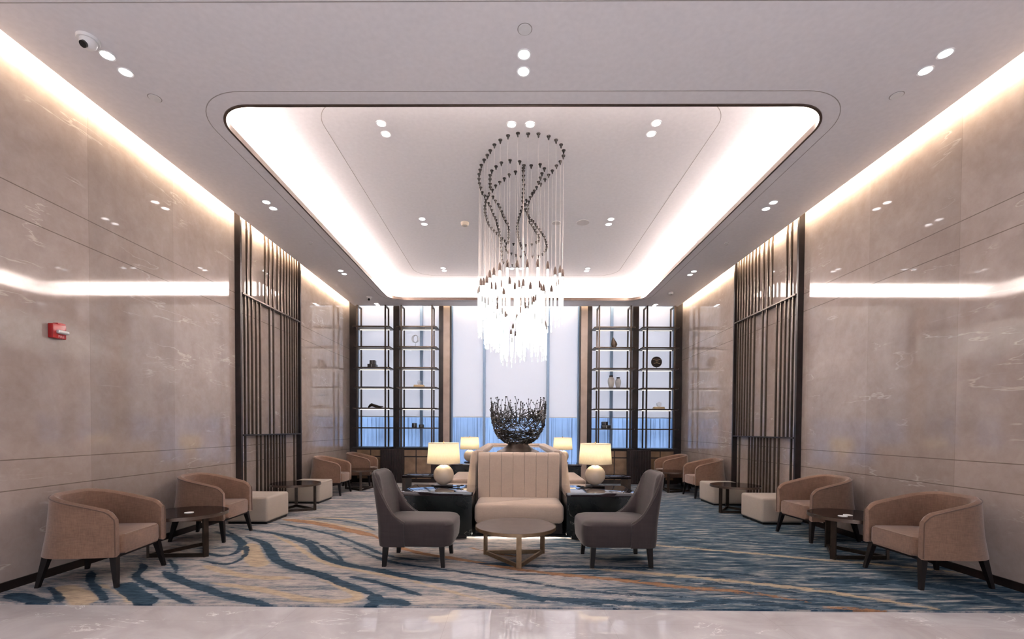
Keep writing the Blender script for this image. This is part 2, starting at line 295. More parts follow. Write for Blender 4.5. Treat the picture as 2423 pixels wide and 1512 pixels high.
def blind_mat(name, cold, colt, lines=False):
    m = bpy.data.materials.new(name); m.use_nodes = True; nt = m.node_tree; nt.nodes.clear()
    o = N(nt, 'ShaderNodeOutputMaterial'); d = N(nt, 'ShaderNodeBsdfDiffuse'); t = N(nt, 'ShaderNodeBsdfTranslucent'); mx = N(nt, 'ShaderNodeMixShader')
    d.inputs[0].default_value = (*cold, 1)
    if lines:
        n1 = noise(nt, coords(nt, (1, 0, .004)), 42, 3, .85)
        n2 = noise(nt, coords(nt, (1, 0, 1)), 1.2, 3, .5)
        k = math_(nt, 'MULTIPLY', maprange(nt, n1, .40, .45, .42, 1), maprange(nt, n2, .3, .7, .8, 1.1, False))
        hs = N(nt, 'ShaderNodeVectorMath', operation='SCALE'); hs.inputs[0].default_value = colt; nt.links.new(k, hs.inputs['Scale'])
        nt.links.new(hs.outputs[0], t.inputs[0])
    else:
        cl = ramp(nt, noise(nt, coords(nt, (1, 1, .6)), .8, 2), [(.3, tuple(c * .96 for c in colt)), (.7, colt)])
        nt.links.new(cl, t.inputs[0])
    mx.inputs[0].default_value = .5
    nt.links.new(d.outputs[0], mx.inputs[1]); nt.links.new(t.outputs[0], mx.inputs[2]); nt.links.new(mx.outputs[0], o.inputs[0])
    return m
M['blind'] = blind_mat('white_roller_blind', (.64, .65, .68), (.68, .64, .63))
M['sheer'] = blind_mat('blue_lined_sheer', (.22, .34, .55), (.58, .66, .76), True)

# ---------------------------------------------------------------- mesh helpers
class MB:
    def __init__(s): s.bm = bmesh.new(); s.mi = 0
    def _tag(s, faces):
        for f in faces: f.material_index = s.mi
    def box(s, x0, x1, y0, y1, z0, z1, bev=0.0, seg=2):
        r = bmesh.ops.create_cube(s.bm, size=1.0); vs_ = r['verts']
        for v in vs_:
            v.co = Vector(((x0 + x1) / 2 + v.co.x * (x1 - x0), (y0 + y1) / 2 + v.co.y * (y1 - y0), (z0 + z1) / 2 + v.co.z * (z1 - z0)))
        fs = set(f for v in vs_ for f in v.link_faces)
        s._tag(fs)
        if bev > 0:
            es = list(set(e for v in vs_ for e in v.link_edges))
            bmesh.ops.bevel(s.bm, geom=es, offset=bev, segments=seg, profile=.5, affect='EDGES')
        return s
    def prism(s, loop, z0, z1, bev=0.0):
        vb = [s.bm.verts.new((x, y, z0)) for x, y in loop]; vt = [s.bm.verts.new((x, y, z1)) for x, y in loop]
        n = len(loop); fs = [s.bm.faces.new(vb[::-1]), s.bm.faces.new(vt)]
        for i in range(n): fs.append(s.bm.faces.new((vb[i], vb[(i + 1) % n], vt[(i + 1) % n], vt[i])))
        s._tag(fs)
        if bev:
            es = list(set(list(fs[0].edges) + list(fs[1].edges)))
            bmesh.ops.bevel(s.bm, geom=es, offset=bev, segments=3, profile=.5, affect='EDGES')
        return s
    def lathe(s, prof, cx=0, cy=0, n=32, cap=True):
        rings = []
        for r, z in prof: rings.append([s.bm.verts.new((cx + r * math.cos(2 * PI * i / n), cy + r * math.sin(2 * PI * i / n), z)) for i in range(n)])
        fs = []
        for a, b_ in zip(rings, rings[1:]):
            for i in range(n): fs.append(s.bm.faces.new((a[i], a[(i + 1) % n], b_[(i + 1) % n], b_[i])))
        if cap: fs.append(s.bm.faces.new(rings[0][::-1])); fs.append(s.bm.faces.new(rings[-1]))
        s._tag(fs); return s
    def tube(s, pts, r, n=8, cap=True, closed=False):
        pts = [Vector(p) for p in pts]; m = len(pts); rings = []
        rr = r if isinstance(r, (list, tuple)) else [r] * m
        up = Vector((0, 0, 1))
        for i, p in enumerate(pts):
            a = pts[i - 1] if (i or closed) else p; b_ = pts[(i + 1) % m] if (i < m - 1 or closed) else p
            t = (b_ - a).normalized()
            u = up if abs(t.z) < .95 else Vector((1, 0, 0))
            x = t.cross(u).normalized(); y = t.cross(x).normalized()
            rings.append([s.bm.verts.new(p + rr[i] * (x * math.cos(2 * PI * k / n) + y * math.sin(2 * PI * k / n))) for k in range(n)])
        fs = []
        pr = list(zip(rings, rings[1:])) + ([(rings[-1], rings[0])] if closed else [])
        for a, b_ in pr:
            for k in range(n): fs.append(s.bm.faces.new((a[k], a[(k + 1) % n], b_[(k + 1) % n], b_[k])))
        if cap and not closed: fs.append(s.bm.faces.new(rings[0][::-1])); fs.append(s.bm.faces.new(rings[-1]))
        s._tag(fs); return s
    def taper(s, p0, p1, a0, a1, rot=0):
        # square post from p0 (half size a0) to p1 (half size a1)
        v = []
        for p, a in ((p0, a0), (p1, a1)):
            for sx, sy in ((-1, -1), (1, -1), (1, 1), (-1, 1)):
                dx, dy = sx * a, sy * a
                v.append(s.bm.verts.new((p[0] + dx * math.cos(rot) - dy * math.sin(rot), p[1] + dx * math.sin(rot) + dy * math.cos(rot), p[2])))
        fs = [s.bm.faces.new(v[0:4][::-1]), s.bm.faces.new(v[4:8])]
        for i in range(4): fs.append(s.bm.faces.new((v[i], v[(i + 1) % 4], v[4 + (i + 1) % 4], v[4 + i])))
        s._tag(fs); return s
    def strip(s, loops, close=True, cap=True):
        # loops: list of equally long closed sections
        rs = [[s.bm.verts.new(p) for p in l] for l in loops]; n = len(rs[0]); fs = []
        for a, b_ in zip(rs, rs[1:]):
            for k in range(n if close else n - 1): fs.append(s.bm.faces.new((a[k], a[(k + 1) % n], b_[(k + 1) % n], b_[k])))
        if cap: fs.append(s.bm.faces.new(rs[0][::-1])); fs.append(s.bm.faces.new(rs[-1]))
        s._tag(fs); return s
    def build(s, name, mat, parent=None, loc=(0, 0, 0), rotz=0, smooth=True):
        bmesh.ops.recalc_face_normals(s.bm, faces=s.bm.faces)
        me = bpy.data.meshes.new(name); s.bm.to_mesh(me); s.bm.free()
        for m in (mat if isinstance(mat, (list, tuple)) else [mat]): me.materials.append(M[m] if isinstance(m, str) else m)
        if smooth:
            me.polygons.foreach_set('use_smooth', [True] * len(me.polygons)); me.set_sharp_from_angle(angle=math.radians(38))
        o = bpy.data.objects.new(name, me); C.objects.link(o); o.location = loc; o.rotation_euler = (0, 0, rotz)
        if parent: o.parent = parent
        return o
def bx(*a, **k): return MB().box(*a, **k)
def tag(o, label, cat, group=None):
    o['label'] = label; o['category'] = cat
    if group: o['group'] = group
    return o
def thing(name, label, cat, loc=(0, 0, 0), rotz=0, group=None):
    o = bpy.data.objects.new(name, None); C.objects.link(o); o.empty_display_size = .1
    o.location = loc; o.rotation_euler = (0, 0, rotz)
    return tag(o, label, cat, group)
def struct(o, kind='structure'):
    o['kind'] = kind; return o
def dup(root, loc, rotz, label, group=None):
    r = root.copy(); C.objects.link(r); r.location = loc; r.rotation_euler = (0, 0, rotz); r['label'] = label
    if group: r['group'] = group
    for ch in list(root.children):
        c = ch.copy(); C.objects.link(c); c.parent = r
        for g in list(ch.children):
            d = g.copy(); C.objects.link(d); d.parent = c
    return r
def rrect(x0, x1, y0, y1, r, n=10):
    out = []
    for cx, cy, a0 in ((x1 - r, y1 - r, 0), (x0 + r, y1 - r, PI / 2), (x0 + r, y0 + r, PI), (x1 - r, y0 + r, 1.5 * PI)):
        for i in range(n + 1):
            a = a0 + PI / 2 * i / n; out.append((cx + r * math.cos(a), cy + r * math.sin(a)))
    return out
def lerp(a, b, t): return a + (b - a) * t
def table(v, tab):
    if v <= tab[0][0]: return tab[0][1]
    for (a, b_), (c, d) in zip(tab, tab[1:]):
        if v <= c: return lerp(b_, d, (v - a) / (c - a))
    return tab[-1][1]

# ================================================================ THE SETTING
def rim(x0, x1, y0, y1, r, w, z0, z1, name, mat, n=14):
    a = rrect(x0, x1, y0, y1, r, n); b_ = rrect(x0 + w, x1 - w, y0 + w, y1 - w, max(.01, r - w), n)
    L = [[(*a[k], z0), (*b_[k], z0), (*b_[k], z1), (*a[k], z1)] for k in range(len(a))]
    return MB().strip(L + [L[0]], cap=False).build(name, mat)
struct(bx(-W - .3, W + .3, YF - .3, YB + .9, -.2, -.012).build('floor', 'floor'))
# carpet on the seating area; the pattern's bands are kept as distance fields on its mesh
def seg_field(P, bands):
    out = np.full(len(P), 9.0)
    for pts, w in bands:
        if len(pts) < 2: continue
        # smooth the polyline (Chaikin)
        q = np.array(pts, float)
        for _ in range(3):
            a = q[:-1] * .75 + q[1:] * .25; b_ = q[:-1] * .25 + q[1:] * .75
            q = np.vstack([q[:1], np.stack([a, b_], 1).reshape(-1, 2), q[-1:]])
        n = len(q)
        for i in range(n - 1):
            t0 = min(1, min(i, n - 2 - i) / (n * .22) + .15)
            A, B = q[i], q[i + 1]; d = B - A; L = d @ d + 1e-9
            t = np.clip(((P - A) @ d) / L, 0, 1); dist = np.hypot(*(P - (A + t[:, None] * d)).T) - w * t0
            out = np.minimum(out, dist)
    return out
def carpet():
    step = .025; xs = np.arange(-W, W + .001, step); xs[-1] = W; ys = np.arange(YC, 12.1, step)
    X, Y = np.meshgrid(xs, ys); P = np.stack([X.ravel(), Y.ravel()], 1); nx, ny = len(xs), len(ys)
    me = bpy.data.meshes.new('carpet'); i = np.arange((nx - 1) * (ny - 1)); r, c = i // (nx - 1), i % (nx - 1); a = r * nx + c
    F = np.stack([a, a + 1, a + nx + 1, a + nx], 1)
    me.from_pydata(np.hstack([P, np.zeros((len(P), 1))]).tolist(), [], F.tolist())
    for nm, bands in (('dark', DARK_BANDS), ('rust', RUST_BANDS), ('gold', GOLD_BANDS)):
        at = me.attributes.new(nm, 'FLOAT', 'POINT'); at.data.foreach_set('value', seg_field(P, bands).astype(np.float32))
    me.materials.append(M['carpet'])
    o = bpy.data.objects.new('carpet', me); C.objects.link(o)
    sm = o.modifiers.new('thickness', 'SOLIDIFY'); sm.thickness = .012; sm.offset = -1
    return tag(o, 'fitted carpet with swirling navy, grey, gold and rust bands over the seating area', 'carpet')
carpet()
for s, nm in ((-1, 'left'), (1, 'right')):
    a, b_ = sorted((s * W, s * (W + .25)))
    struct(bx(a, b_, YF, YB + .3, -.012, HD + .2).build('wall_' + nm, 'wall'))
    a, b_ = sorted((s * (W - .015), s * W))
    struct(bx(a, b_, YC, 11.9, 0, .075).build('baseboard_' + nm, 'blackwood'))
struct(bx(-W, W, YF - .25, YF, -.012, HD + .2).build('wall_front', 'pilaster'))
# unseen frames added around the lobby fill lights, on solid wall and ceiling
fr = MB()
for k in range(6): fr.box(-4.03 + 1.6 * k, -3.97 + 1.6 * k, YF, YF + .08, .14, 4.26)
for z in (.14, 2.2, 4.20): fr.box(-4.03, 4.03, YF, YF + .08, z, z + .06)
struct(fr.build('window_4', 'bluemetal'))
for k, x in enumerate((-2.2, 2.2)):
    struct(rim(x - .85, x + .85, -2.75, .35, .02, .05, H - .025, H, 'trim_%d' % (30 + k), 'whiteplastic', 2))
# back wall: low panelling under the windows and a lintel above
bw = MB(); bw.box(-W, W, YB, YB + .25, -.012, .40); bw.box(-W, W, YB, YB + .25, 4.80, HD + .2)
struct(bw.build('wall_back', 'stonepanel'))
# ceiling: lowered slab with a rounded opening
def ring_slab(outer, inner, z0, z1, name, mat):
    bm = bmesh.new()
    def loop(l, z): return [bm.verts.new((x, y, z)) for x, y in l]
    for z in (z0, z1):
        o_, i_ = loop(outer, z), loop(inner, z)
        es = [bm.edges.new((l[k], l[(k + 1) % len(l)])) for l in (o_, i_) for k in range(len(l))]
        bmesh.ops.triangle_fill(bm, use_beauty=True, use_dissolve=False, edges=es)
        if z == z0: o0, i0 = o_, i_
    for A, B in ((o0, o_), (i0, i_)):
        n = len(A)
        for k in range(n): bm.faces.new((A[k], A[(k + 1) % n], B[(k + 1) % n], B[k]))
    bmesh.ops.recalc_face_normals(bm, faces=bm.faces)
    me = bpy.data.meshes.new(name); bm.to_mesh(me); bm.free(); me.materials.append(M[mat])
    o = bpy.data.objects.new(name, me); C.objects.link(o); return o
YE = 12.22
hole = rrect(-RX, RX, RY0, RY1, .42, 14)
struct(ring_slab([(-E, YF), (E, YF), (E, YE), (-E, YE)], hole, H, H + .10, 'ceiling', 'ceiling'))
# raised panel and its side walls, and the slab above everything
up = MB()
up.box(-W, W, YF, YB + .25, HD, HD + .15)
struct(up.build('ceiling', 'ceiling'))
cw = MB()
lo_, hi_ = rrect(-RX - .42, RX + .42, RY0 - .42, RY1 + .42, .6, 10), rrect(-RX - .45, RX + .45, RY0 - .45, RY1 + .45, .6, 10)
n_ = len(lo_)
cw.strip([[(*lo_[k], H + .10), (*hi_[k], H + .10), (*hi_[k], HD), (*lo_[k], HD)] for k in range(n_)] + [[(*lo_[0], H + .10), (*hi_[0], H + .10), (*hi_[0], HD), (*lo_[0], HD)]], cap=False)
struct(cw.build('trim_1', 'ceiling'))
for k, (a, b_) in enumerate(((-1, -1), (1, 1))):
    # inner stop of the wall slots, keeps the strips hidden
    struct(bx(*sorted((a * (E - .16), a * (E - .13))), YF, YE, H + .10, HD).build('trim_%d' % (2 + k), 'ceiling'))
struct(bx(-E + .16, E - .16, YE - .16, YE - .13, H + .10, HD).build('trim_4', 'ceiling'))
struct(rim(-RX, RX, RY0, RY1, .42, .025, H - .012, H + .05, 'trim_5', 'trimdark'))
struct(rim(-RX - .15, RX + .15, RY0 - .18, RY1 + .15, .60, .008, H - .0015, H + .02, 'trim_6', 'groove'))
struct(rim(-2.34, 2.34, 5.15, 11.0, .45, .008, HD - .0015, HD + .02, 'trim_7', 'groove'))
struct(bx(-E, E, 3.55, 3.558, H - .0015, H + .02).build('trim_8', 'groove'))
# windows: three bays, frames with mullions, glass and the lined sheer over the lower part
def window(n, x0, x1, z0, mull):
    fr = MB()
    for x in [x0, x1] + mull: fr.box(x - .035, x + .035, YB + .03, YB + .13, z0, 4.80)
    for z in (z0, 4.74): fr.box(x0, x1, YB + .03, YB + .13, z, z + .06)
    w = struct(fr.build('window_%d' % n, 'bluemetal'))
    g = MB().box(x0, x1, YB + .16, YB + .165, z0, 4.80).build('pane', 'clear', w)
    tag_ = MB(); edges = [x0] + mull + [x1]
    return w, edges
windows = [window(1, -4.25, -1.95, .85, [-2.52]), window(2, -1.71, 1.71, .40, [-.83, .88]), window(3, 1.95, 4.25, .85, [2.58])]
where = {(0, 0): 'behind the outer left shelf bay', (0, 1): 'behind the inner left shelf bay',
         (1, 0): 'left third of the central window', (1, 1): 'middle third of the central window',
         (1, 2): 'right third of the central window',
         (2, 0): 'behind the inner right shelf bay', (2, 1): 'behind the outer right shelf bay'}
for wi, (w, ed) in enumerate(windows):
    for k, (a, b_) in enumerate(zip(ed, ed[1:])):
        z0 = .40 if wi == 1 else .85
        t = thing('roller_blind', 'white roller blind, ' + where[(wi, k)], 'blind', ((a + b_) / 2, YB + .10, 1.70), 0, 'roller blinds over the back windows')
        h = (b_ - a) / 2 - .035
        bx(-h, h, -.002, .002, .02, 2.98).build('blind_fabric', 'blind', t)
        bx(-h, h, -.012, .012, 0, .025).build('bottom_bar', 'whiteplastic', t)
        MB().tube([(-h, 0, 3.02), (h, 0, 3.02)], .035, 12).build('roller', 'whiteplastic', t)
        sc_ = bx(-h - .03, h + .03, -.002, .002, z0 + .06, 1.72).build('sheer_screen', 'sheer', None, ((a + b_) / 2, YB + .14, 0))
        tag(sc_, 'blue lined sheer screen on the lower glass, ' + where[(wi, k)], 'window screen', 'sheer screens on the lower glass')
# window sill of the central window and floor-level trim
struct(bx(-1.71, 1.71, 12.30, YB + .05, .36, .41).build('trim_9', 'blackwood'))
gr_ = struct(bx(-30, 30, YB + 1, YB + 40, -.4, -.2).build('ground', 'pilaster'))
# stiles and stone pilasters between the bays
tn = 10
for x0, x1, mt, z0 in ((-4.385, -4.21, 'blackwood', 0), (-3.225, -3.07, 'blackwood', 0), (-2.02, -1.90, 'blackwood', 0), (-1.90, -1.73, 'pilaster', 0), (-1.73, -1.705, 'blackwood', 0),
                   (1.705, 1.73, 'blackwood', 0), (1.73, 1.90, 'pilaster', 0), (1.90, 2.02, 'blackwood', 0), (3.09, 3.245, 'blackwood', 0), (4.21, 4.385, 'blackwood', 0)):
    struct(bx(x0, x1, 12.30, YB + .03, z0, 4.75 if mt == 'pilaster' else 4.74).build('trim_%d' % tn, mt)); tn += 1

# ================================================================ DISPLAY SHELVES AND LOW CABINETS
ZS = [4.02, 3.50, 2.965, 2.46, 1.92, 1.41]
bays = [(-4.21, -3.225, 'outer', 'left'), (-3.07, -2.02, 'inner', 'left'), (2.02, 3.09, 'inner', 'right'), (3.245, 4.21, 'outer', 'right')]
for x0, x1, io, side in bays:
    t = thing('display_shelf', 'open bronze display shelf, %s bay on the %s of the back wall' % (io, side), 'shelf', ((x0 + x1) / 2, 12.2, .89), 0, 'display shelf bays')
    hw = (x1 - x0) / 2
    for sx in (-1, 1):
        f = MB(); xx = sx * (hw - .13)
        for yy in (-.2, .12): f.box(xx - .018, xx + .018, yy - .018, yy + .018, .02, 3.68)
        f.box(xx - .018, xx + .018, -.2, .12, 3.645, 3.68)
        f.build('upright_frame', 'bronze', t)
    for k, z in enumerate(ZS):
        sh = MB().prism(rrect(-hw + .005, hw - .005, -.24, .21, .07, 5), z - .89 - .018, z - .89 + .012).build('shelf', 'bronze', t)
        if k < 5:
            bx(-hw + .10, hw - .10, .10, .115, z - .89 - .032, z - .89 - .018).build('light_strip', 'led', sh)
    zt = .89
    # low cabinet
    c = thing('low_cabinet', 'low cabinet with brown stone doors beneath the %s bay of the %s shelves' % (io, side), 'cabinet', ((x0 + x1) / 2, 12.18, 0), 0, 'low cabinets under the display shelves')
    b_ = MB(); b_.box(-hw, hw, -.22, .25, 0, .88); b_.build('cabinet_body', 'blackwood', c)
    b_ = bx(-hw - .0, hw + .0, -.25, .25, .88, .905).build('cabinet_top', 'blackwood', c)
    inner = .12 if side == 'left' else .12
    for sx in (-1, 1):
        xa, xb = (-hw + .14, -.012) if sx < 0 else (.012, hw - .14)
        bx(xa, xb, -.235, -.22, .10, .655, bev=.003, seg=1).build('door', 'stonepanel', c)
        bx(xa, xb, -.235, -.22, .685, .84, bev=.003, seg=1).build('drawer', 'stonepanel', c)
# wide dark fluted bases of the middle stiles
for x, side in ((-3.147, 'left'), (3.167, 'right')):
    b_ = MB(); b_.box(x - .30, x + .30, 11.865, 11.925, 0, .87)
    for k in range(9): b_.box(x - .29 + k * .065, x - .27 + k * .065, 11.85, 11.865, .03, .85)
    tag(b_.build('fluted_panel', 'blackwood'), 'dark fluted wooden panel between the two low cabinets on the %s' % side, 'panel')

# things on the shelves: each stands on its shelf
YS = 12.12
def sit(x, k): return (x, YS, ZS[k] + .0125)
def stack(x, k, sizes, label, off=0):
    zz = ZS[k] + .0125; out = []
    for i, (w, h, dx) in enumerate(sizes):
        b_ = bx(-w / 2, w / 2, -w / 2, w / 2, 0, h, bev=.006).build('decor_box', 'black', None, (x + dx, YS, zz))
        bx(-.004, .004, -w / 2 - .003, -w / 2, .01, h - .01).build('ribbon', 'silver', b_)
        tag(b_, label[i], 'box', 'small dark boxes on the display shelves'); zz += h
stack(-3.72, 2, [(.21, .085, 0), (.14, .10, .01)], ['wider dark brown box, bottom of the pair on the left outer shelf', 'small black box topping the pair on the left outer shelf'])
stack(-2.62, 5, [(.115, .115, 0)], ['taller of two black boxes side by side low on the left inner shelf'])
stack(-2.44, 5, [(.12, .08, 0)], ['shorter of two black boxes side by side low on the left inner shelf'])
stack(2.36, 5, [(.22, .085, 0), (.15, .09, -.03)], ['wider black box, bottom of the pair low on the right inner shelf', 'smaller black box topping the pair low on the right inner shelf'])
# driftwood
m = MB(); prof = [(-.19, .02, .035), (-.15, .06, .055), (-.10, .085, .06), (-.04, .06, .055), (.03, .042, .05), (.10, .03, .035), (.20, .03, .012)]
L = []
for x, z, r in prof:
    L.append([(x, r * 1.1 * math.cos(a), max(0, z * .9 + r * .75 * math.sin(a))) for a in [2 * PI * i / 10 for i in range(10)]])
m.strip(L); tag(m.build('driftwood', 'bronze', None, sit(-3.64, 4)), 'brown piece of driftwood lying on the left outer shelf', 'ornament')
def ring_ornament(x, k, label):
    t = thing('ring_sculpture', label, 'sculpture', sit(x, k))
    MB().lathe([(.045, 0), (.045, .012), (.01, .02), (.008, .12)], n=16).build('stand', 'clear', t)
    r_ = MB()
    for tilt, rr in ((0, .10), (.9, .095), (-.7, .09)):
        pts = [(rr * math.cos(a) * math.cos(tilt), rr * math.cos(a) * math.sin(tilt), .215 + rr * math.sin(a)) for a in [2 * PI * i / 24 for i in range(24)]]
        r_.tube(pts, .0065, 6, closed=True)
    r_.build('rings', 'silver', t)
ring_ornament(-2.60, 1, 'silver sculpture of thin crossed rings on the left inner shelf')
def crystal_on_book(x, k, label, lb):
    zz = ZS[k] + .0125
    b_ = tag(bx(-.135, .135, -.09, .09, 0, .032, bev=.003).build('book', 'gold', None, (x, YS, zz)), lb[0], 'book', 'gold books on the display shelves')
    b2 = tag(bx(-.125, .125, -.085, .085, 0, .026, bev=.003).build('book', 'gold', None, (x, YS, zz + .032)), lb[1], 'book', 'gold books on the display shelves')
    m = MB(); bmesh.ops.create_icosphere(m.bm, subdivisions=2, radius=.068)
    for v in m.bm.verts: v.co *= random.uniform(.85, 1.08)
    tag(m.build('crystal_ball', 'clear', None, (x + .005, YS, zz + .058 + .066), smooth=False), label, 'ornament')
crystal_on_book(-2.50, 3, 'clear faceted glass ornament on gold books, left inner shelf', ['lower gold book under the glass ornament, left inner shelf', 'upper gold book under the glass ornament, left inner shelf'])
crystal_on_book(3.73, 4, 'clear faceted glass ornament on gold books, right outer shelf', ['lower gold book under the glass ornament, right outer shelf', 'upper gold book under the glass ornament, right outer shelf'])
# dark flame-shaped sculpture
m = MB(); L = []
for z, r, dx in ((0, .035, 0), (.02, .06, 0), (.09, .082, .01), (.14, .07, .005), (.20, .045, -.01), (.25, .02, -.018), (.27, .008, -.02)):
    L.append([(dx + r * math.cos(a), r * .6 * math.sin(a), z) for a in [2 * PI * i / 12 for i in range(12)]])
m.strip(L); tag(m.build('leaf_sculpture', 'bronze', None, sit(2.55, 1)), 'dark pointed leaf-shaped sculpture on the right inner shelf', 'sculpture')
# round plate on a stand
t = thing('plate_ornament', 'round dark engraved disc on a small stand, right outer shelf', 'ornament', sit(3.66, 2))
m = MB(); L = []
for r, y in ((.002, -.012), (.06, -.016), (.10, -.010), (.135, -.016), (.142, 0), (.135, .012), (.002, .012)):
    L.append([(r * math.cos(a), y, .175 + r * math.sin(a)) for a in [2 * PI * i / 36 for i in range(36)]])
m.strip(L, cap=False).build('disc', 'blackwood', t)
m = MB()
for zz, hh in ((.235, .10), (.20, .05), (.135, .08), (.165, -.02)):
    m.tube([(-hh, -.02, zz), (0, -.024, zz + .012), (hh, -.02, zz - .006)], .004, 6)
m.build('engraving', 'gold', t)
MB().lathe([(.03, 0), (.03, .008), (.006, .015), (.006, .036)], n=16).build('stand', 'trimdark', t)
for x, s, lb in ((2.49, 1.0, 'taller of the two smoked glass vases with a dark mouth, right inner shelf'), (2.67, .86, 'shorter of the two smoked glass vases with a dark mouth, right inner shelf')):
    t = thing('glass_vase', lb, 'vase', sit(x, 3), 0, 'pair of smoked glass vases')
    MB().lathe([(.05 * s, 0), (.055 * s, .01), (.082 * s, .12 * s), (.088 * s, .19 * s), (.075 * s, .25 * s), (.045 * s, .285 * s)], n=24).build('vase_body', 'smoke', t)
    MB().lathe([(.045 * s, .285 * s), (.05 * s, .30 * s), (.052 * s, .325 * s), (.04 * s, .325 * s), (.035 * s, .29 * s)], n=24).build('vase_mouth', 'blackwood', t)

# ================================================================ SLATTED SCREENS ON THE SIDE WALLS
UP = [7.43, 7.55, 7.98, 8.10, 8.24, 8.40, 8.52, 8.64, 8.75, 8.86, 8.96, 9.06, 9.16]
MI = [7.36, 7.46, 7.57, 7.69, 7.81, 8.12, 8.25, 8.53, 8.66, 8.76, 8.86, 8.96, 9.05, 9.15]
LO = [7.36, 7.70, 7.82, 7.95, 8.05, 8.15, 8.25, 8.35, 8.46, 8.56, 8.66, 9.02]
for s, side in ((-1, 'left'), (1, 'right')):
    t = thing('slatted_screen', 'tall dark bronze screen of irregular vertical slats fixed to the %s marble wall' % side, 'screen', (s * W, 8.25, 0), 0, 'slatted bronze screens')
    def sl(name, ys, z0, z1):
        m = MB()
        for y in ys: m.box(*sorted((-s * .050, -s * .078)), y - 8.25 - .0115, y - 8.25 + .0115, z0, z1)
        m.build(name, 'slat', t)
    for y, nm in ((7.23, 'frame_post'), (9.27, 'frame_post')):
        bx(*sorted((0, -s * .088)), y - 8.25 - .022, y - 8.25 + .022, 0, 4.83).build(nm, 'blackwood', t)
    for z in (1.28, 3.50): bx(*sorted((-s * .005, -s * .10)), -.99, .99, z - .012, z + .012).build('rail', 'bronze', t)
    sl('upper_slats', UP, 3.512, 4.83); sl('middle_slats', MI, 1.292, 3.488); sl('lower_slats', LO, 0, 1.268)

# ================================================================ CEILING FITTINGS
lens_r = .055
def make_downlight():
    t = thing('downlight', 'x', 'ceiling light', (0, 0, H))
    L = [[((.045 if k < 2 else .062) * math.cos(a), (.045 if k < 2 else .062) * math.sin(a), (-.0, .004, .004, -.004)[k] - .003) for k in (0, 1, 2, 3)] for a in [2 * PI * i / 24 for i in range(25)]]
    MB().strip(L, cap=False).build('trim_ring', 'whiteplastic', t)
    MB().lathe([(.047, -.006), (.047, -.002)], n=24).build('lens', 'lens', t)
    return t
DLs = []
def spot(x, y, z, e):
    d = bpy.data.lights.new('downlight_beam', 'SPOT'); d.energy = e; d.spot_size = 1.5; d.spot_blend = .8; d.shadow_soft_size = .04; d.color = NEUT
    o = bpy.data.objects.new('downlight_beam', d); C.objects.link(o); o.location = (x, y, z - .03)
row = {4: 'row nearest the camera', 6: 'second row', 9: 'third row', 12: 'row by the back windows', 5: 'front row', 7: 'middle row', 10: 'rear row'}
for x, col in ((-3.59, 'left side'), (.01, 'centre'), (3.59, 'right side')):
    for y0, y1, rk in ((4.05, 4.24, 4), (6.65, 6.84, 6), (9.52, 9.72, 9), (12.02, 12.15, 12)):
        if col == 'centre' and rk != 4: continue
        for y, nf in ((y0, 'nearer'), (y1, 'farther')):
            DLs.append((x, y, H, '%s of two downlights in the lowered ceiling, %s, %s' % (nf, col, row[rk])))
for y0, y1, rk in ((5.55, 5.75, 5), (8.05, 8.25, 7), (10.5, 10.66, 10)):
    for x, col in ((-1.64, 'left'), (1.60, 'right')):
        for y, nf in ((y0, 'nearer'), (y1, 'farther')):
            DLs.append((x, y, HD, '%s of two downlights in the raised ceiling, %s side, %s' % (nf, col, row[rk])))
    if rk != 7:
        for x, lr in ((-.10, 'left'), (.12, 'right')):
            DLs.append((x, y0 + .02, HD, '%s of two side-by-side downlights in the raised ceiling, centre, %s' % (lr, row[rk])))
proto = None
for i, (x, y, z, lb) in enumerate(DLs):
    if proto is None: proto = make_downlight(); o = proto
    else: o = dup(proto, (0, 0, 0), 0, lb)
    o['label'] = lb; o.location = (x, y, z)
    o['group'] = 'downlights in the raised ceiling' if z == HD else 'downlights in the lowered ceiling'
    spot(x, y, z, 7.0)
def disc(name, x, y, z, r, label, cat, h=.012, mat='ceiling'):
    return tag(MB().lathe([(r, -h), (r, 0)] if h < .02 else [(r * .8, -h), (r, -h * .6), (r, 0)], n=28).build(name, mat, None, (x, y, z)), label, cat)
for x, y, lb in ((.01, 3.80, 'in front of the nearest central downlights'), (-3.58, 4.57, 'left, beyond the nearest downlights'), (3.59, 4.55, 'right, beyond the nearest downlights')):
    t = thing('concealed_sprinkler', 'flat white sprinkler cover in the ceiling, ' + lb, 'sprinkler', (x, y, H), 0, 'flat sprinkler covers')
    MB().lathe([(.052, -.006), (.052, 0)], n=28).build('cover_plate', 'whiteplastic', t)
    rm = [[(r_ * math.cos(a), r_ * math.sin(a), z_) for r_, z_ in ((.053, -.001), (.060, -.001), (.060, .003), (.053, .003))] for a in [2 * PI * i / 28 for i in range(29)]]
    MB().strip(rm, cap=False).build('shadow_gap', 'groove', t)
for x, lb in ((-3.58, 'left'), (3.59, 'right')):
    t = thing('fire_sprinkler', 'small white sprinkler head hanging from the lowered ceiling on the %s' % lb, 'sprinkler', (x, 8.08, H), 0, 'sprinkler heads')
    MB().lathe([(.035, -.008), (.035, 0)], n=20).build('escutcheon', 'whiteplastic', t)
    MB().lathe([(.018, -.035), (.018, -.03), (.006, -.028), (.006, -.008)], n=12).build('deflector', 'silver', t)
t = thing('security_camera', 'white dome security camera with a black lens at the upper left of the ceiling', 'camera', (-3.60, 3.88, H))
MB().lathe([(.075, -.022), (.08, -.015), (.08, 0)], n=28).build('mount', 'whiteplastic', t)
MB().lathe([(.004, -.085), (.03, -.08), (.052, -.06), (.06, -.035), (.06, -.02)], n=28).build('camera_ball', 'whiteplastic', t)
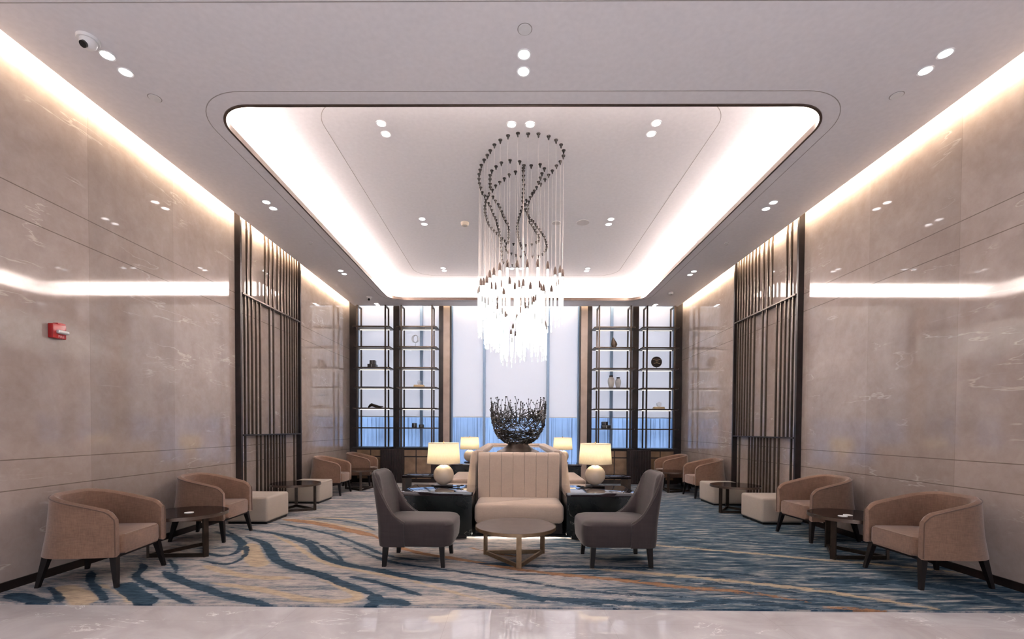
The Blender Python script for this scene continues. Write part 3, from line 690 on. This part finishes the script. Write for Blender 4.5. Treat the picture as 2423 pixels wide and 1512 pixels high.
m = MB(); m.tube([(0, -.03, -.062), (0, -.052, -.085)], .026, 20); m.build('lens', 'black', t)
t = thing('security_camera', 'small white security camera on the ceiling near the left display shelves', 'camera', (-3.58, 11.4, H))
MB().lathe([(.07, -.02), (.07, 0)], n=20).build('mount', 'whiteplastic', t)
MB().lathe([(.004, -.08), (.04, -.065), (.05, -.02)], n=20).build('camera_ball', 'whiteplastic', t)
m = MB(); m.tube([(0, -.02, -.06), (0, -.05, -.08)], .028, 14); m.build('lens', 'black', t)
t = thing('smoke_detector', 'small white detector on the lowered ceiling at the far right', 'smoke detector', (3.63, 10.98, H))
MB().lathe([(.045, -.045), (.055, -.03), (.055, 0)], n=24).build('housing', 'whiteplastic', t)
MB().lathe([(.012, -.055), (.012, -.045)], n=12).build('sensor', 'black', t)
t = thing('smoke_detector', 'round cream detector in the raised ceiling left of the chandelier', 'smoke detector', (-.92, 8.2, HD))
MB().lathe([(.05, -.05), (.07, -.03), (.075, 0)], n=28).build('housing', 'ceramic', t)
MB().lathe([(.03, -.055), (.03, -.05)], n=20).build('sensor', 'groove', t)
disc('ceiling_speaker', 1.14, 8.18, HD, .11, 'larger grey round speaker grille in the raised ceiling right of the chandelier', 'speaker', .006, 'grille')
disc('ceiling_speaker', .68, 8.2, HD, .08, 'smaller grey round speaker grille in the raised ceiling behind the chandelier wires', 'speaker', .006, 'grille')

# fire alarm on the left wall
t = thing('fire_alarm', 'red wall alarm with a clear strobe lens on the left marble wall', 'fire alarm', (-W, 4.35, 2.30))
m = MB(); m.box(0, .055, -.065, .065, -.075, .06, bev=.008); m.box(0, .05, -.015, .065, .05, .075, bev=.006); m.build('housing', 'red', t)
m = MB(); m.box(.045, .085, -.035, .07, -.03, .005, bev=.012, seg=3); m.build('strobe_lens', 'silver', t)
fc = bpy.data.curves.new('lettering', 'FONT'); fc.body = 'FIRE'; fc.size = .032; fc.align_x = 'CENTER'; fc.extrude = .0005
fo = bpy.data.objects.new('lettering_source', fc); C.objects.link(fo)
bpy.context.view_layer.update()
fm = bpy.data.meshes.new_from_object(fo.evaluated_get(bpy.context.evaluated_depsgraph_get()))
bpy.data.objects.remove(fo)
fm.materials.clear(); fm.materials.append(plain('pink_lettering', (.75, .42, .42), .5))
fo = bpy.data.objects.new('lettering', fm); C.objects.link(fo); fo.parent = t; fo.location = (.0555, .012, -.066); fo.rotation_euler = (PI / 2, 0, PI / 2)

# ================================================================ ARMCHAIRS
def make_armchair():
    t = thing('armchair', 'x', 'armchair')
    # U-shaped centre path of the shell in plan
    path = []
    for i in range(9): path.append((lerp(.33, .02, i / 8), -.325))
    for i in range(1, 24):
        a = PI * i / 24; c_, s_ = math.cos(a), math.sin(a)
        e = .80
        path.append((.02 - .345 * abs(s_) ** e, -.325 * math.copysign(abs(c_) ** e, c_)))
    for i in range(9): path.append((lerp(.02, .33, i / 8), .325))
    n = len(path); loops = []; rimpts = []
    for i, (x, y) in enumerate(path):
        a = path[max(0, i - 1)]; b_ = path[min(n - 1, i + 1)]
        tx, ty = b_[0] - a[0], b_[1] - a[1]; l = math.hypot(tx, ty); nx, ny = -ty / l, tx / l   # outward check below
        if nx * x + ny * y < 0 and (abs(y) > .2 or x < 0): nx, ny = -nx, -ny
        k = max(0, min(1, (.33 - x) / .62)); h = .655 + .150 * (k ** .85)
        end = min(i, n - 1 - i)
        if end == 0: h -= .045
        elif end == 1: h -= .012
        fl = .035 + .035 * k                      # lower edge stands out more at the back
        th = .038 if end else .030
        rear = max(0, min(1, (-x - .05) / .3))
        sec = [(fl, .27), (fl * .62, .48), (th * .5 + .012, h - .06), (th * .5 + .012, h - .022), (th * .32, h - .004), (0, h + .002), (-th * .4, h - .004), (-th * .9, h - .022), (-th * 1.0, h - .07), (-th * 1.15, .44), (-th * 1.15, .28), (0, .265)]
        lean = .035 * rear                        # back leans slightly inwards towards the top
        loops.append([(x + nx * o_ + lean * (z - .3) / .55, y + ny * o_, z) for o_, z in sec])
        q = loops[-1][3]; rimpts.append(q)
    MB().strip(loops).build('shell', 'tan', t)
    pipe = MB(); pp = [tuple(Vector(p) + Vector((0, 0, .004))) for p in rimpts]
    f0 = [(pp[0][0] + .004, pp[0][1], z) for z in (.28, .42, .55)]; f1 = [(pp[-1][0] + .004, pp[-1][1], z) for z in (.55, .42, .28)]
    pipe.tube(f0 + pp + f1, .0055, 6); pipe.build('piping', 'tanpipe', t)
    s_ = MB(); s_.prism(rrect(-.27, .335, -.287, .287, .06, 5), .275, .445, bev=.028); s_.build('seat', 'tan', t)
    bx(-.26, .31, -.27, .27, .25, .275).build('seat_base', 'leg', t)
    for sx, sy in ((1, 1), (1, -1), (-1, 1), (-1, -1)):
        MB().taper((sx * .335 - .005, sy * (.33 if sx > 0 else .275), 0), (sx * .285, sy * (.285 if sx > 0 else .235), .275), .015, .027).build('leg', 'leg', t)
    return t
GA = 'tan tub armchairs along the marble walls'
chairA = None
for side, sg in (('left', 1), ('right', -1)):
    P_ = ((-3.88, 4.28, .12), (-3.92, 5.90, .06), (-3.94, 9.84, .02), (-3.80, 11.40, 0)) if side == 'left' else ((3.87, 4.43, PI - .01), (3.95, 6.13, PI + .067), (3.98, 9.78, PI), (3.84, 11.36, PI))
    for (x, y, rz), lb in zip(P_, ('nearest the camera', 'second from the camera', 'third from the camera, beyond the far ottoman', 'farthest, by the display shelves')):
        loc = (x, y, 0)
        lab = 'tan tub armchair by the %s wall, %s' % (side, lb)
        if chairA is None:
            chairA = make_armchair(); chairA.location = loc; chairA.rotation_euler = (0, 0, rz); chairA['label'] = lab; chairA['group'] = GA
        else: dup(chairA, loc, rz, lab)

# ================================================================ ROUND TABLES
def make_round(name, r, h, top, frame, edge, rot):
    t = thing(name, 'x', 'table')
    tp = MB(); tp.lathe([(r * .985, h - .035), (r, h - .03), (r, h - .004), (r - .004, h), (0.001, h)], n=64, cap=False); tp.bm.faces.new([v for v in tp.bm.verts[:64]][::-1])
    o = tp.build('tabletop', top, t)
    if edge: MB().strip([[(rr * math.cos(a), rr * math.sin(a), z) for rr, z in ((r + .001, h - .036), (r + .004, h - .036), (r + .004, h - .001), (r + .001, h - .001))] for a in [2 * PI * i / 64 for i in range(65)]], cap=False).build('edge_band', edge, t)
    rl = r * .86; P = [(rl * math.cos(rot + 2 * PI * k / 3), rl * math.sin(rot + 2 * PI * k / 3)) for k in range(3)]
    for k, (x, y) in enumerate(P):
        a = rot + 2 * PI * k / 3
        m = MB(); m.box(-.012, .012, -.026, .026, 0, h - .035)
        for v in m.bm.verts: v.co = Vector((x + v.co.x * math.cos(a) - v.co.y * math.sin(a), y + v.co.x * math.sin(a) + v.co.y * math.cos(a), v.co.z))
        m.build('leg', frame, t)
    for k in range(3):
        a_, b_ = Vector((*P[k], .02)), Vector((*P[(k + 1) % 3], .02)); d = (b_ - a_).normalized(); nrm = Vector((-d.y, d.x, 0)) * .012
        a_ += d * .01; b_ -= d * .01
        m = MB(); vs_ = []
        for p in (a_, b_):
            for off in ((nrm, -.02), (-nrm, -.02), (-nrm, .02), (nrm, .02)): vs_.append(m.bm.verts.new(p + off[0] + Vector((0, 0, off[1]))))
        m.bm.faces.new(vs_[:4]); m.bm.faces.new(vs_[4:][::-1])
        for i in range(4): m.bm.faces.new((vs_[i], vs_[(i + 1) % 4], vs_[4 + (i + 1) % 4], vs_[4 + i]))
        m.build('stretcher', frame, t)
    return t
ct = make_round('coffee_table', .43, .36, 'ctop', 'cbronze', 'cbronze', -1.49)
ct.location = (-.03, 5.01, 0); ct['label'] = 'round bronze coffee table with a taupe top between the two grey chairs'
GT = 'round dark side tables along the walls'
st = None
tabs = [('left', -3.69, 5.12, 'between the two nearest armchairs, a white card on it', -.45), ('left', -3.76, 7.88, 'between the two pale ottomans', -2.2), ('left', -3.56, 10.61, 'between the two farthest armchairs', -1.2),
        ('right', 3.72, 5.24, 'between the two nearest armchairs, white cards on it', -2.6), ('right', 3.76, 8.0, 'between the two pale ottomans', -2.7), ('right', 3.60, 10.60, 'between the two farthest armchairs', -2.2)]
for side, x, y, lb, rt in tabs:
    lab = 'round dark side table, %s side, %s' % (side, lb)
    if st is None:
        st = make_round('side_table', .40, .46, 'darkwood', 'bronze', 'trimdark', 0); st['label'] = lab; st['group'] = GT; st.location = (x, y, 0); st.rotation_euler = (0, 0, rt)
    else: dup(st, (x, y, 0), rt, lab)
def card(x, y, lb, r):
    o = MB().lathe([(.045, 0), (.045, .004)], n=20).build('coaster', 'card', None, (x, y, .4605)); tag(o, lb, 'coaster')
card(-3.62, 5.06, 'small round white card lying on the left front side table', 0)
card(3.56, 5.12, 'left of two small white cards on the right front side table', 0); card(3.66, 5.18, 'right of two small white cards on the right front side table', 0)

# ================================================================ OTTOMANS
def make_ottoman():
    t = thing('ottoman', 'x', 'ottoman')
    bx(-.28, .28, -.30, .30, 0, .03).build('plinth', 'black', t)
    bx(-.305, .305, -.325, .325, .03, .395, bev=.035, seg=4).build('cushion', 'white', t)
    return t
ot = None
for side, x, y, lb in (('left', -3.91, 6.99, 'nearer one, beside the second armchair'), ('left', -3.92, 8.83, 'farther one, beyond the dark side table'),
                       ('right', 3.93, 7.20, 'nearer one, beside the second armchair'), ('right', 3.95, 8.92, 'farther one, beyond the dark side table')):
    lab = 'pale cube ottoman by the %s wall, %s' % (side, lb)
    if ot is None: ot = make_ottoman(); ot['label'] = lab; ot['group'] = 'pale cube ottomans'; ot.location = (x, y, 0)
    else: dup(ot, (x, y, 0), 0, lab)

# ================================================================ SLIPPER CHAIRS
def make_slipper():
    t = thing('slipper_chair', 'x', 'chair')
    # seat: rounded plan, crowned top
    loops = []
    for z, o_ in ((.205, -.045), (.215, -.015), (.25, 0), (.36, .008), (.43, .004), (.458, -.018), (.470, -.055), (.476, -.12), (.478, -.20)):
        pl = rrect(-.33 - (o_ if o_ > -.06 else -.06), .425 + o_, -.315 - o_, .315 + o_, max(.02, .12 + o_ * .5), 6); loops.append([(x, y, z) for x, y in pl])
    MB().strip(loops).build('seat', 'taupe', t)
    # wrapped back
    path = []
    for i in range(5): path.append((lerp(-.05, -.20, i / 4), -.318))
    for i in range(1, 20):
        a = PI * i / 20; s_, c_ = math.sin(a), math.cos(a); e = .62
        path.append((-.20 - .145 * abs(s_) ** e, -.318 * math.copysign(abs(c_) ** e, c_)))
    for i in range(5): path.append((lerp(-.20, -.05, i / 4), .318))
    n = len(path); loops = []; pipe = []
    prof = [(-.335, .955), (-.32, .945), (-.29, .89), (-.26, .78), (-.225, .68), (-.17, .56), (-.11, .49), (-.05, .455)]
    for i, (x, y) in enumerate(path):
        a = path[max(0, i - 1)]; b_ = path[min(n - 1, i + 1)]; tx, ty = b_[0] - a[0], b_[1] - a[1]; l = math.hypot(tx, ty)
        nx, ny = -ty / l, tx / l
        if nx * (x - .1) + ny * y < 0: nx, ny = -nx, -ny
        h = table(x, prof); th = .06 if h > .6 else .045
        hh = h
        sec = [(.004, .21), (.016, .30), (.016, .40)]
        m_ = 5
        for k in range(1, m_): sec.append((.016, lerp(.40, hh - .02, k / m_) if hh > .45 else .41))
        sec += [(.012, hh - .015), (-.01, hh), (-.035, hh - .006), (-th, hh - .03)]
        for k in range(m_ - 1, 0, -1): sec.append((-th - .012 * math.sin(PI * k / m_), lerp(.38, hh - .03, k / m_)))
        sec += [(-th, .36), (-.03, .30), (-.02, .215)]
        L_ = []
        for o_, z in sec:
            lean = -.16 * max(0, z - .40) ** 1.2
            wd = 1 - .16 * max(0, (z - .45)) ** 1.3
            L_.append((x + nx * o_ + lean, (y + ny * o_) * wd, z))
        loops.append(L_); pipe.append(L_[m_ + 2 + 1])
    MB().strip(loops).build('backrest', 'taupe', t)
    pm = MB(); pm.tube([Vector(p) + Vector((0, 0, .002)) for p in pipe], .006, 6); pm.build('piping', 'taupepipe', t)
    for sx, sy in ((1, 1), (1, -1), (-1, 1), (-1, -1)):
        MB().taper((.03 + sx * .30, sy * .268, 0), (.03 + sx * .285, sy * .255, .225), .019, .027).build('leg', 'leg', t)
    return t
sc1 = make_slipper(); sc1.location = (-1.085, 4.93, 0); sc1.rotation_euler = (0, 0, -.03); sc1['label'] = 'grey taupe velvet slipper chair left of the coffee table'; sc1['group'] = 'grey slipper chairs'
dup(sc1, (1.06, 4.95, 0), PI + .03, 'grey taupe velvet slipper chair right of the coffee table')

# ================================================================ CENTRAL SEATING ISLAND
def sofa(lb): return thing('banquette_sofa', lb, 'sofa', (.02, 8.5, 0), 0, 'cream banquette sofas of the island')
front_sofa = sofa('cream banquette sofa with a channelled back behind the coffee table, facing the camera')
rear_sofa = sofa('cream banquette sofa at the rear of the island, facing the windows')
side_sofas = {-1: sofa('cream banquette sofa along the left side of the island'), 1: sofa('cream banquette sofa along the right side of the island')}
def fluted(x0, x1, n, z0, z1, depth, bul=.007):
    """channelled upholstery panel standing at y=0, front towards -y"""
    pw = (x1 - x0) / n; cols = []
    sx = [0, .03, .1, .3, .5, .7, .9, .97]
    xs = [x0 + (k + f) * pw for k in range(n) for f in sx] + [x1]
    fs = [f for k in range(n) for f in sx] + [0]
    zs = [z0] + [lerp(z0, z1 - .05, k / 8) for k in range(1, 9)]
    top = [(a, 0) for a in zs] + [(z1 - .025, .008), (z1 - .007, .028), (z1, .06), (z1, depth - .03), (z1 - .03, depth), (z0, depth)]
    L_ = []
    for x, f in zip(xs, fs):
        g = math.sin(PI * f) ** .35 if 0 < f < 1 else 0
        L_.append([(x, (-bul * g + (.006 if f in (0,) else 0)) + d if d < .05 else d, z + (.004 * g if d > .02 and z > z1 - .01 else 0)) for z, d in top])
    return L_
def addfl(name, L_, rot, off, parent, mat='cream'):
    m = MB(); c_, s_ = math.cos(rot), math.sin(rot)
    m.strip([[(x * c_ - y * s_ + off[0], x * s_ + y * c_ + off[1], z) for x, y, z in l] for l in L_])
    return m.build(name, mat, parent)
# front and rear backrests and seats
addfl('backrest', fluted(-.56, .56, 7, .40, 1.07, .14), 0, (0, -2.10), front_sofa)
addfl('backrest', fluted(-.56, .56, 7, .40, 1.07, .14), PI, (0, 2.10), rear_sofa)
for s in (-1, 1):
    y0, y1 = (-2.665, -2.0) if s < 0 else (2.0, 2.665); isl = front_sofa if s < 0 else rear_sofa
    m = MB(); m.prism(rrect(-.565, .565, y0, y1, .05, 4), .20, .455, bev=.06); m.build('seat_cushion', 'cream', isl)
    m = bx(-.555, .555, *sorted((s * 2.0, s * 2.56)), .06, .20); m.build('plinth', 'blackwood', isl)
# side backs: sloping outer face, rounded ends, narrower beside the front and rear backrests
for s in (-1, 1):
    L_ = []
    for y, k, inn in ((-1.925, .55, .605), (-1.905, .85, .60), (-1.86, 1, .59), (-1.80, 1, .59), (-1.795, 1, .50), (0, 1, .50), (1.795, 1, .50), (1.80, 1, .59), (1.86, 1, .59), (1.905, .85, .60), (1.925, .55, .605)):
        sec = [(.755, .30), (.735, .60), (.70, .90), (.685, 1.02), (.66, 1.065), (.63, 1.08), (inn + .02, 1.08), (inn + .004, 1.065), (inn, 1.04), (inn, .30)]
        L_.append([(s * (.62 + (d - .62) * k), y, z if z < .95 else .95 + (z - .95) * (.7 + .3 * k)) for d, z in sec])
    MB().strip(L_).build('side_backrest', 'cream', side_sofas[s])
    for y0, y1 in ((-1.83, -.33), (.33, 1.88)):
        xa, xb = sorted((s * .745, s * 1.32))
        m = MB(); m.prism(rrect(xa, xb, y0, y1, .05, 4), .20, .44, bev=.05); m.build('seat_cushion', 'cream', side_sofas[s])
        xa, xb = sorted((s * .56, s * 1.26)); bx(xa, xb, y0 + .02, y1 - .02, .06, .20).build('plinth', 'blackwood', side_sofas[s])
cr_ = thing('island_core', 'dark core of the island with a glossy tray top carrying the twig bowl', 'plinth', (.02, 8.5, 0))
bx(-.495, .495, -1.93, 1.93, .99, 1.03).build('top_tray', 'glossdark', cr_)
bx(-.495, .495, -1.95, 1.95, .0, .99).build('body', 'blackwood', cr_)
# stone lamp tables at the four corners
sg = None
for x, y, lb in ((-1.01, 6.18, 'front left corner of the island'), (1.05, 6.18, 'front right corner of the island'), (-1.01, 10.86, 'rear left corner of the island'), (1.05, 10.86, 'rear right corner of the island')):
    lab = 'black marble lamp table with a glossy top at the ' + lb
    if sg is None:
        sg = thing('lamp_table', lab, 'table', (x, y, 0), 0, 'black marble lamp tables')
        bx(-.435, .435, -.365, .365, .055, .555).build('cabinet', 'blackstone', sg)
        bx(-.36, .36, -.27, .30, 0, .055).build('plinth', 'black', sg)
        m = MB(); m.prism(rrect(-.45, .45, -.385, .385, .025, 4), .555, .605, bev=.006); m.build('tabletop', 'glossdark', sg)
    else: dup(sg, (x, y, 0), 0, lab)
# middle consoles
cs = None
for x, lb in ((-1.67, 'left'), (1.68, 'right')):
    lab = 'dark console table with panel legs midway along the %s side of the island' % lb
    if cs is None:
        cs = thing('console_table', lab, 'table', (x, 8.5, 0), 0, 'side consoles of the island')
        bx(-.36, .36, -.27, .27, .52, .56, bev=.004).build('tabletop', 'darkwood', cs)
        for sx in (-1, 1): bx(*sorted((sx * .355, sx * .30)), -.26, .26, 0, .52).build('leg', 'bronze', cs)
    else: dup(cs, (x, 8.5, 0), 0, lab)

# ================================================================ TABLE LAMPS
def make_lamp():
    t = thing('table_lamp', 'x', 'lamp')
    bx(-.125, .125, -.07, .07, 0, .016, bev=.004).build('base', 'blackwood', t)
    L_ = [(.03, .016), (.035, .022)] + [(max(.03, .14 * math.sin(a)), .156 - .14 * math.cos(a)) for a in [PI * (.10 + .8 * i / 20) for i in range(21)]]
    MB().lathe(L_ , n=40).build('ball', 'ceramic', t)
    MB().lathe([(.008, .28), (.008, .60), (.015, .605), (.004, .625)], n=12).build('stem', 'cbronze', t)
    rs = MB(); rs.lathe([(.228, .315), (.208, .595)], n=48, cap=False); sh = rs.build('lamp_shade', 'shade', t)
    so = sh.modifiers.new('thickness', 'SOLIDIFY'); so.thickness = .002
    tr = MB()
    for r_, z in ((.228, .315), (.208, .595)): tr.tube([(r_ * math.cos(a), r_ * math.sin(a), z) for a in [2 * PI * i / 48 for i in range(48)]], .003, 5, closed=True)
    tr.build('shade_rim', 'ceramic', sh)
    return t
lp = None
for x, y, lb in ((-1.02, 6.42, 'front left lamp table'), (1.09, 6.50, 'front right lamp table'), (-1.07, 10.95, 'rear left lamp table'), (1.12, 10.95, 'rear right lamp table')):
    lab = 'cream ball table lamp with a lit drum shade on the ' + lb
    if lp is None: lp = make_lamp(); lp['label'] = lab; lp['group'] = 'ball table lamps'; lp.location = (x, y, .605)
    else: dup(lp, (x, y, .605), 0, lab)
    d = bpy.data.lights.new('lamp_bulb', 'POINT'); d.energy = 4.0; d.color = (1, .84, .62); d.shadow_soft_size = .05
    o = bpy.data.objects.new('lamp_bulb', d); C.objects.link(o); o.location = (x, y, .605 + .47)
for x, lb, s in ((-.80, 'left', 1), (.88, 'right', -1)):
    m = MB(); m.tube([(0, 0, .012), (s * .05, -.02, .03), (s * .07, .01, .02), (s * .02, .03, .012), (-s * .05, 0, .008), (-s * .14, .03, .006)], .007, 8)
    m.box(-.02, .02, -.015, .015, 0, .028, bev=.004)
    tag(m.build('power_cord', 'black', None, (x, 6.30, .6055)), 'small black coiled cord and plug beside the front %s table lamp' % lb, 'cord')

# ================================================================ TWIG BOWL
t = thing('twig_bowl', 'large dark bowl of tangled metal twigs on top of the seating island', 'bowl', (.02, 7.24, 1.03))
MB().lathe([(.33, 0), (.33, .02), (.24, .06), (.17, .11), (.15, .15), (.16, .17)], n=40).build('foot', 'trimdark', t)
rnd = random.Random(3)
def bowl_r(z):   # z from the tray
    return table(z, [(.13, .12), (.16, .21), (.22, .30), (.32, .365), (.42, .40), (.54, .415), (.62, .42), (.80, .425)])
tw = MB()
for k in range(560):
    z = .14 + .47 * (rnd.random() ** 1.15); up_ = z > .36
    a = rnd.uniform(0, 2 * PI); ln = rnd.uniform(.25, .8) if not up_ else rnd.uniform(.15, .5)
    dz = rnd.uniform(-.05, .05) if not up_ else rnd.uniform(-.16, .16); n_p = 6; pts = []
    for i in range(n_p):
        f = i / (n_p - 1); zz = min(.66, max(.13, z + dz * f + rnd.uniform(-.012, .012))); r_ = bowl_r(zz) + rnd.uniform(-.028, .014)
        pts.append((r_ * math.cos(a + ln * f), r_ * math.sin(a + ln * f), zz))
    r0 = rnd.uniform(.004, .0085)
    tw.tube(pts, [r0 * .6, r0, r0 * 1.1, r0, r0 * .8, r0 * .4], 5)
tw.build('twig_weave', 'twig', t)
st_ = MB()
for k in range(74):
    a = 2 * PI * k / 74 + rnd.uniform(-.05, .05); zt = rnd.uniform(.62, .80) if rnd.random() < .8 else .84; z = rnd.uniform(.40, .50); pts = []
    for i in range(5):
        f = i / 4; zz = lerp(z, zt, f); r_ = bowl_r(zz) + rnd.uniform(-.012, .012); aa = a + rnd.uniform(-.045, .045)
        pts.append((r_ * math.cos(aa), r_ * math.sin(aa), zz))
    st_.tube(pts, [.0075, .0065, .0055, .0045, .0035], 5)
    if rnd.random() < .6:   # a side branch
        p0 = Vector(pts[3]); p1 = p0 + Vector((rnd.uniform(-.035, .035), rnd.uniform(-.035, .035), rnd.uniform(.04, .09)))
        st_.tube([p0, (p0 + p1) / 2 + Vector((rnd.uniform(-.01, .01), 0, 0)), p1], [.0045, .0035, .003], 5)
        mm = bmesh.ops.create_icosphere(st_.bm, subdivisions=1, radius=.011)
        for v in mm['verts']: v.co += p1
    for q in (pts[-1], pts[-2]) if rnd.random() < .5 else (pts[-1],):
        mm = bmesh.ops.create_icosphere(st_.bm, subdivisions=1, radius=rnd.uniform(.009, .014))
        for v in mm['verts']: v.co += Vector(q)
st_.build('branch_tips', 'twig', t)

# ================================================================ CHANDELIER
ch = thing('pendant_chandelier', 'large chandelier of lit crystal rods on wires hung from the raised ceiling', 'chandelier', (0, 7.6, HD))
ZR = 3.36
pts = sorted(PENDANT_POINTS, key=lambda p: p[1]); rr_ = random.Random(5)
def pend_parts(x, y, z, w, c_, k_):
    w.lathe([(.022, -.012), (.026, -.004), (.026, 0)], x, y, 10); w.lathe([(.006, -.05), (.012, -.035), (.012, -.012)], x, y, 8)
    k_.lathe([(.0008, z + .08), (.0008, -.05)], x, y, 4)
    c_.lathe([(.021, z - .015), (.022, z + .03), (.014, z + .062), (.004, z + .085)], x, y, 10)
def rod(x, y, z, m):
    # crystal rod: faceted tube and a thinner drop below it
    m.lathe([(.014, z - .48), (.0155, z - .015)], x, y, 6)
    m.lathe([(.003, z - .585), (.011, z - .57), (.009, z - .53), (.004, z - .49)], x, y, 6)
split = []
last = [MB(), MB(), MB(), MB()]
for i, (x, y) in enumerate(pts):
    z = ZR - HD + rr_.uniform(-.03, .03) - .02 * math.sin(y * 2)
    yy = y - 7.6
    if i < 100:
        w = MB(); w.lathe([(.022, -.012), (.026, -.004), (.026, 0)], x, yy, 10); w.lathe([(.006, -.05), (.012, -.035), (.012, -.012)], x, yy, 8)
        root = w.build('ceiling_mount', 'mount', ch)
        MB().lathe([(.0008, z + .08), (.0008, -.05)], x, yy, 4).build('wire', 'wire', root)
        MB().lathe([(.021, z - .015), (.022, z + .03), (.014, z + .062), (.004, z + .085)], x, yy, 10).build('rod_cap', 'cap', root)
        m = MB(); rod(x, yy, z, m); m.build('crystal_rod', 'crystal', root, smooth=False)
    else:
        w = last[0]; w.lathe([(.022, -.012), (.026, -.004), (.026, 0)], x, yy, 10); w.lathe([(.006, -.05), (.012, -.035), (.012, -.012)], x, yy, 8)
        last[1].lathe([(.0008, z + .08), (.0008, -.05)], x, yy, 4)
        last[2].lathe([(.021, z - .015), (.022, z + .03), (.014, z + .062), (.004, z + .085)], x, yy, 10)
        rod(x, yy, z, last[3])
root = struct(last[0].build('ceiling_mount', 'mount', ch), 'stuff')
struct(last[1].build('wire', 'wire', root), 'stuff'); struct(last[2].build('rod_cap', 'cap', root), 'stuff'); struct(last[3].build('crystal_rod', 'crystal', root, smooth=False), 'stuff')
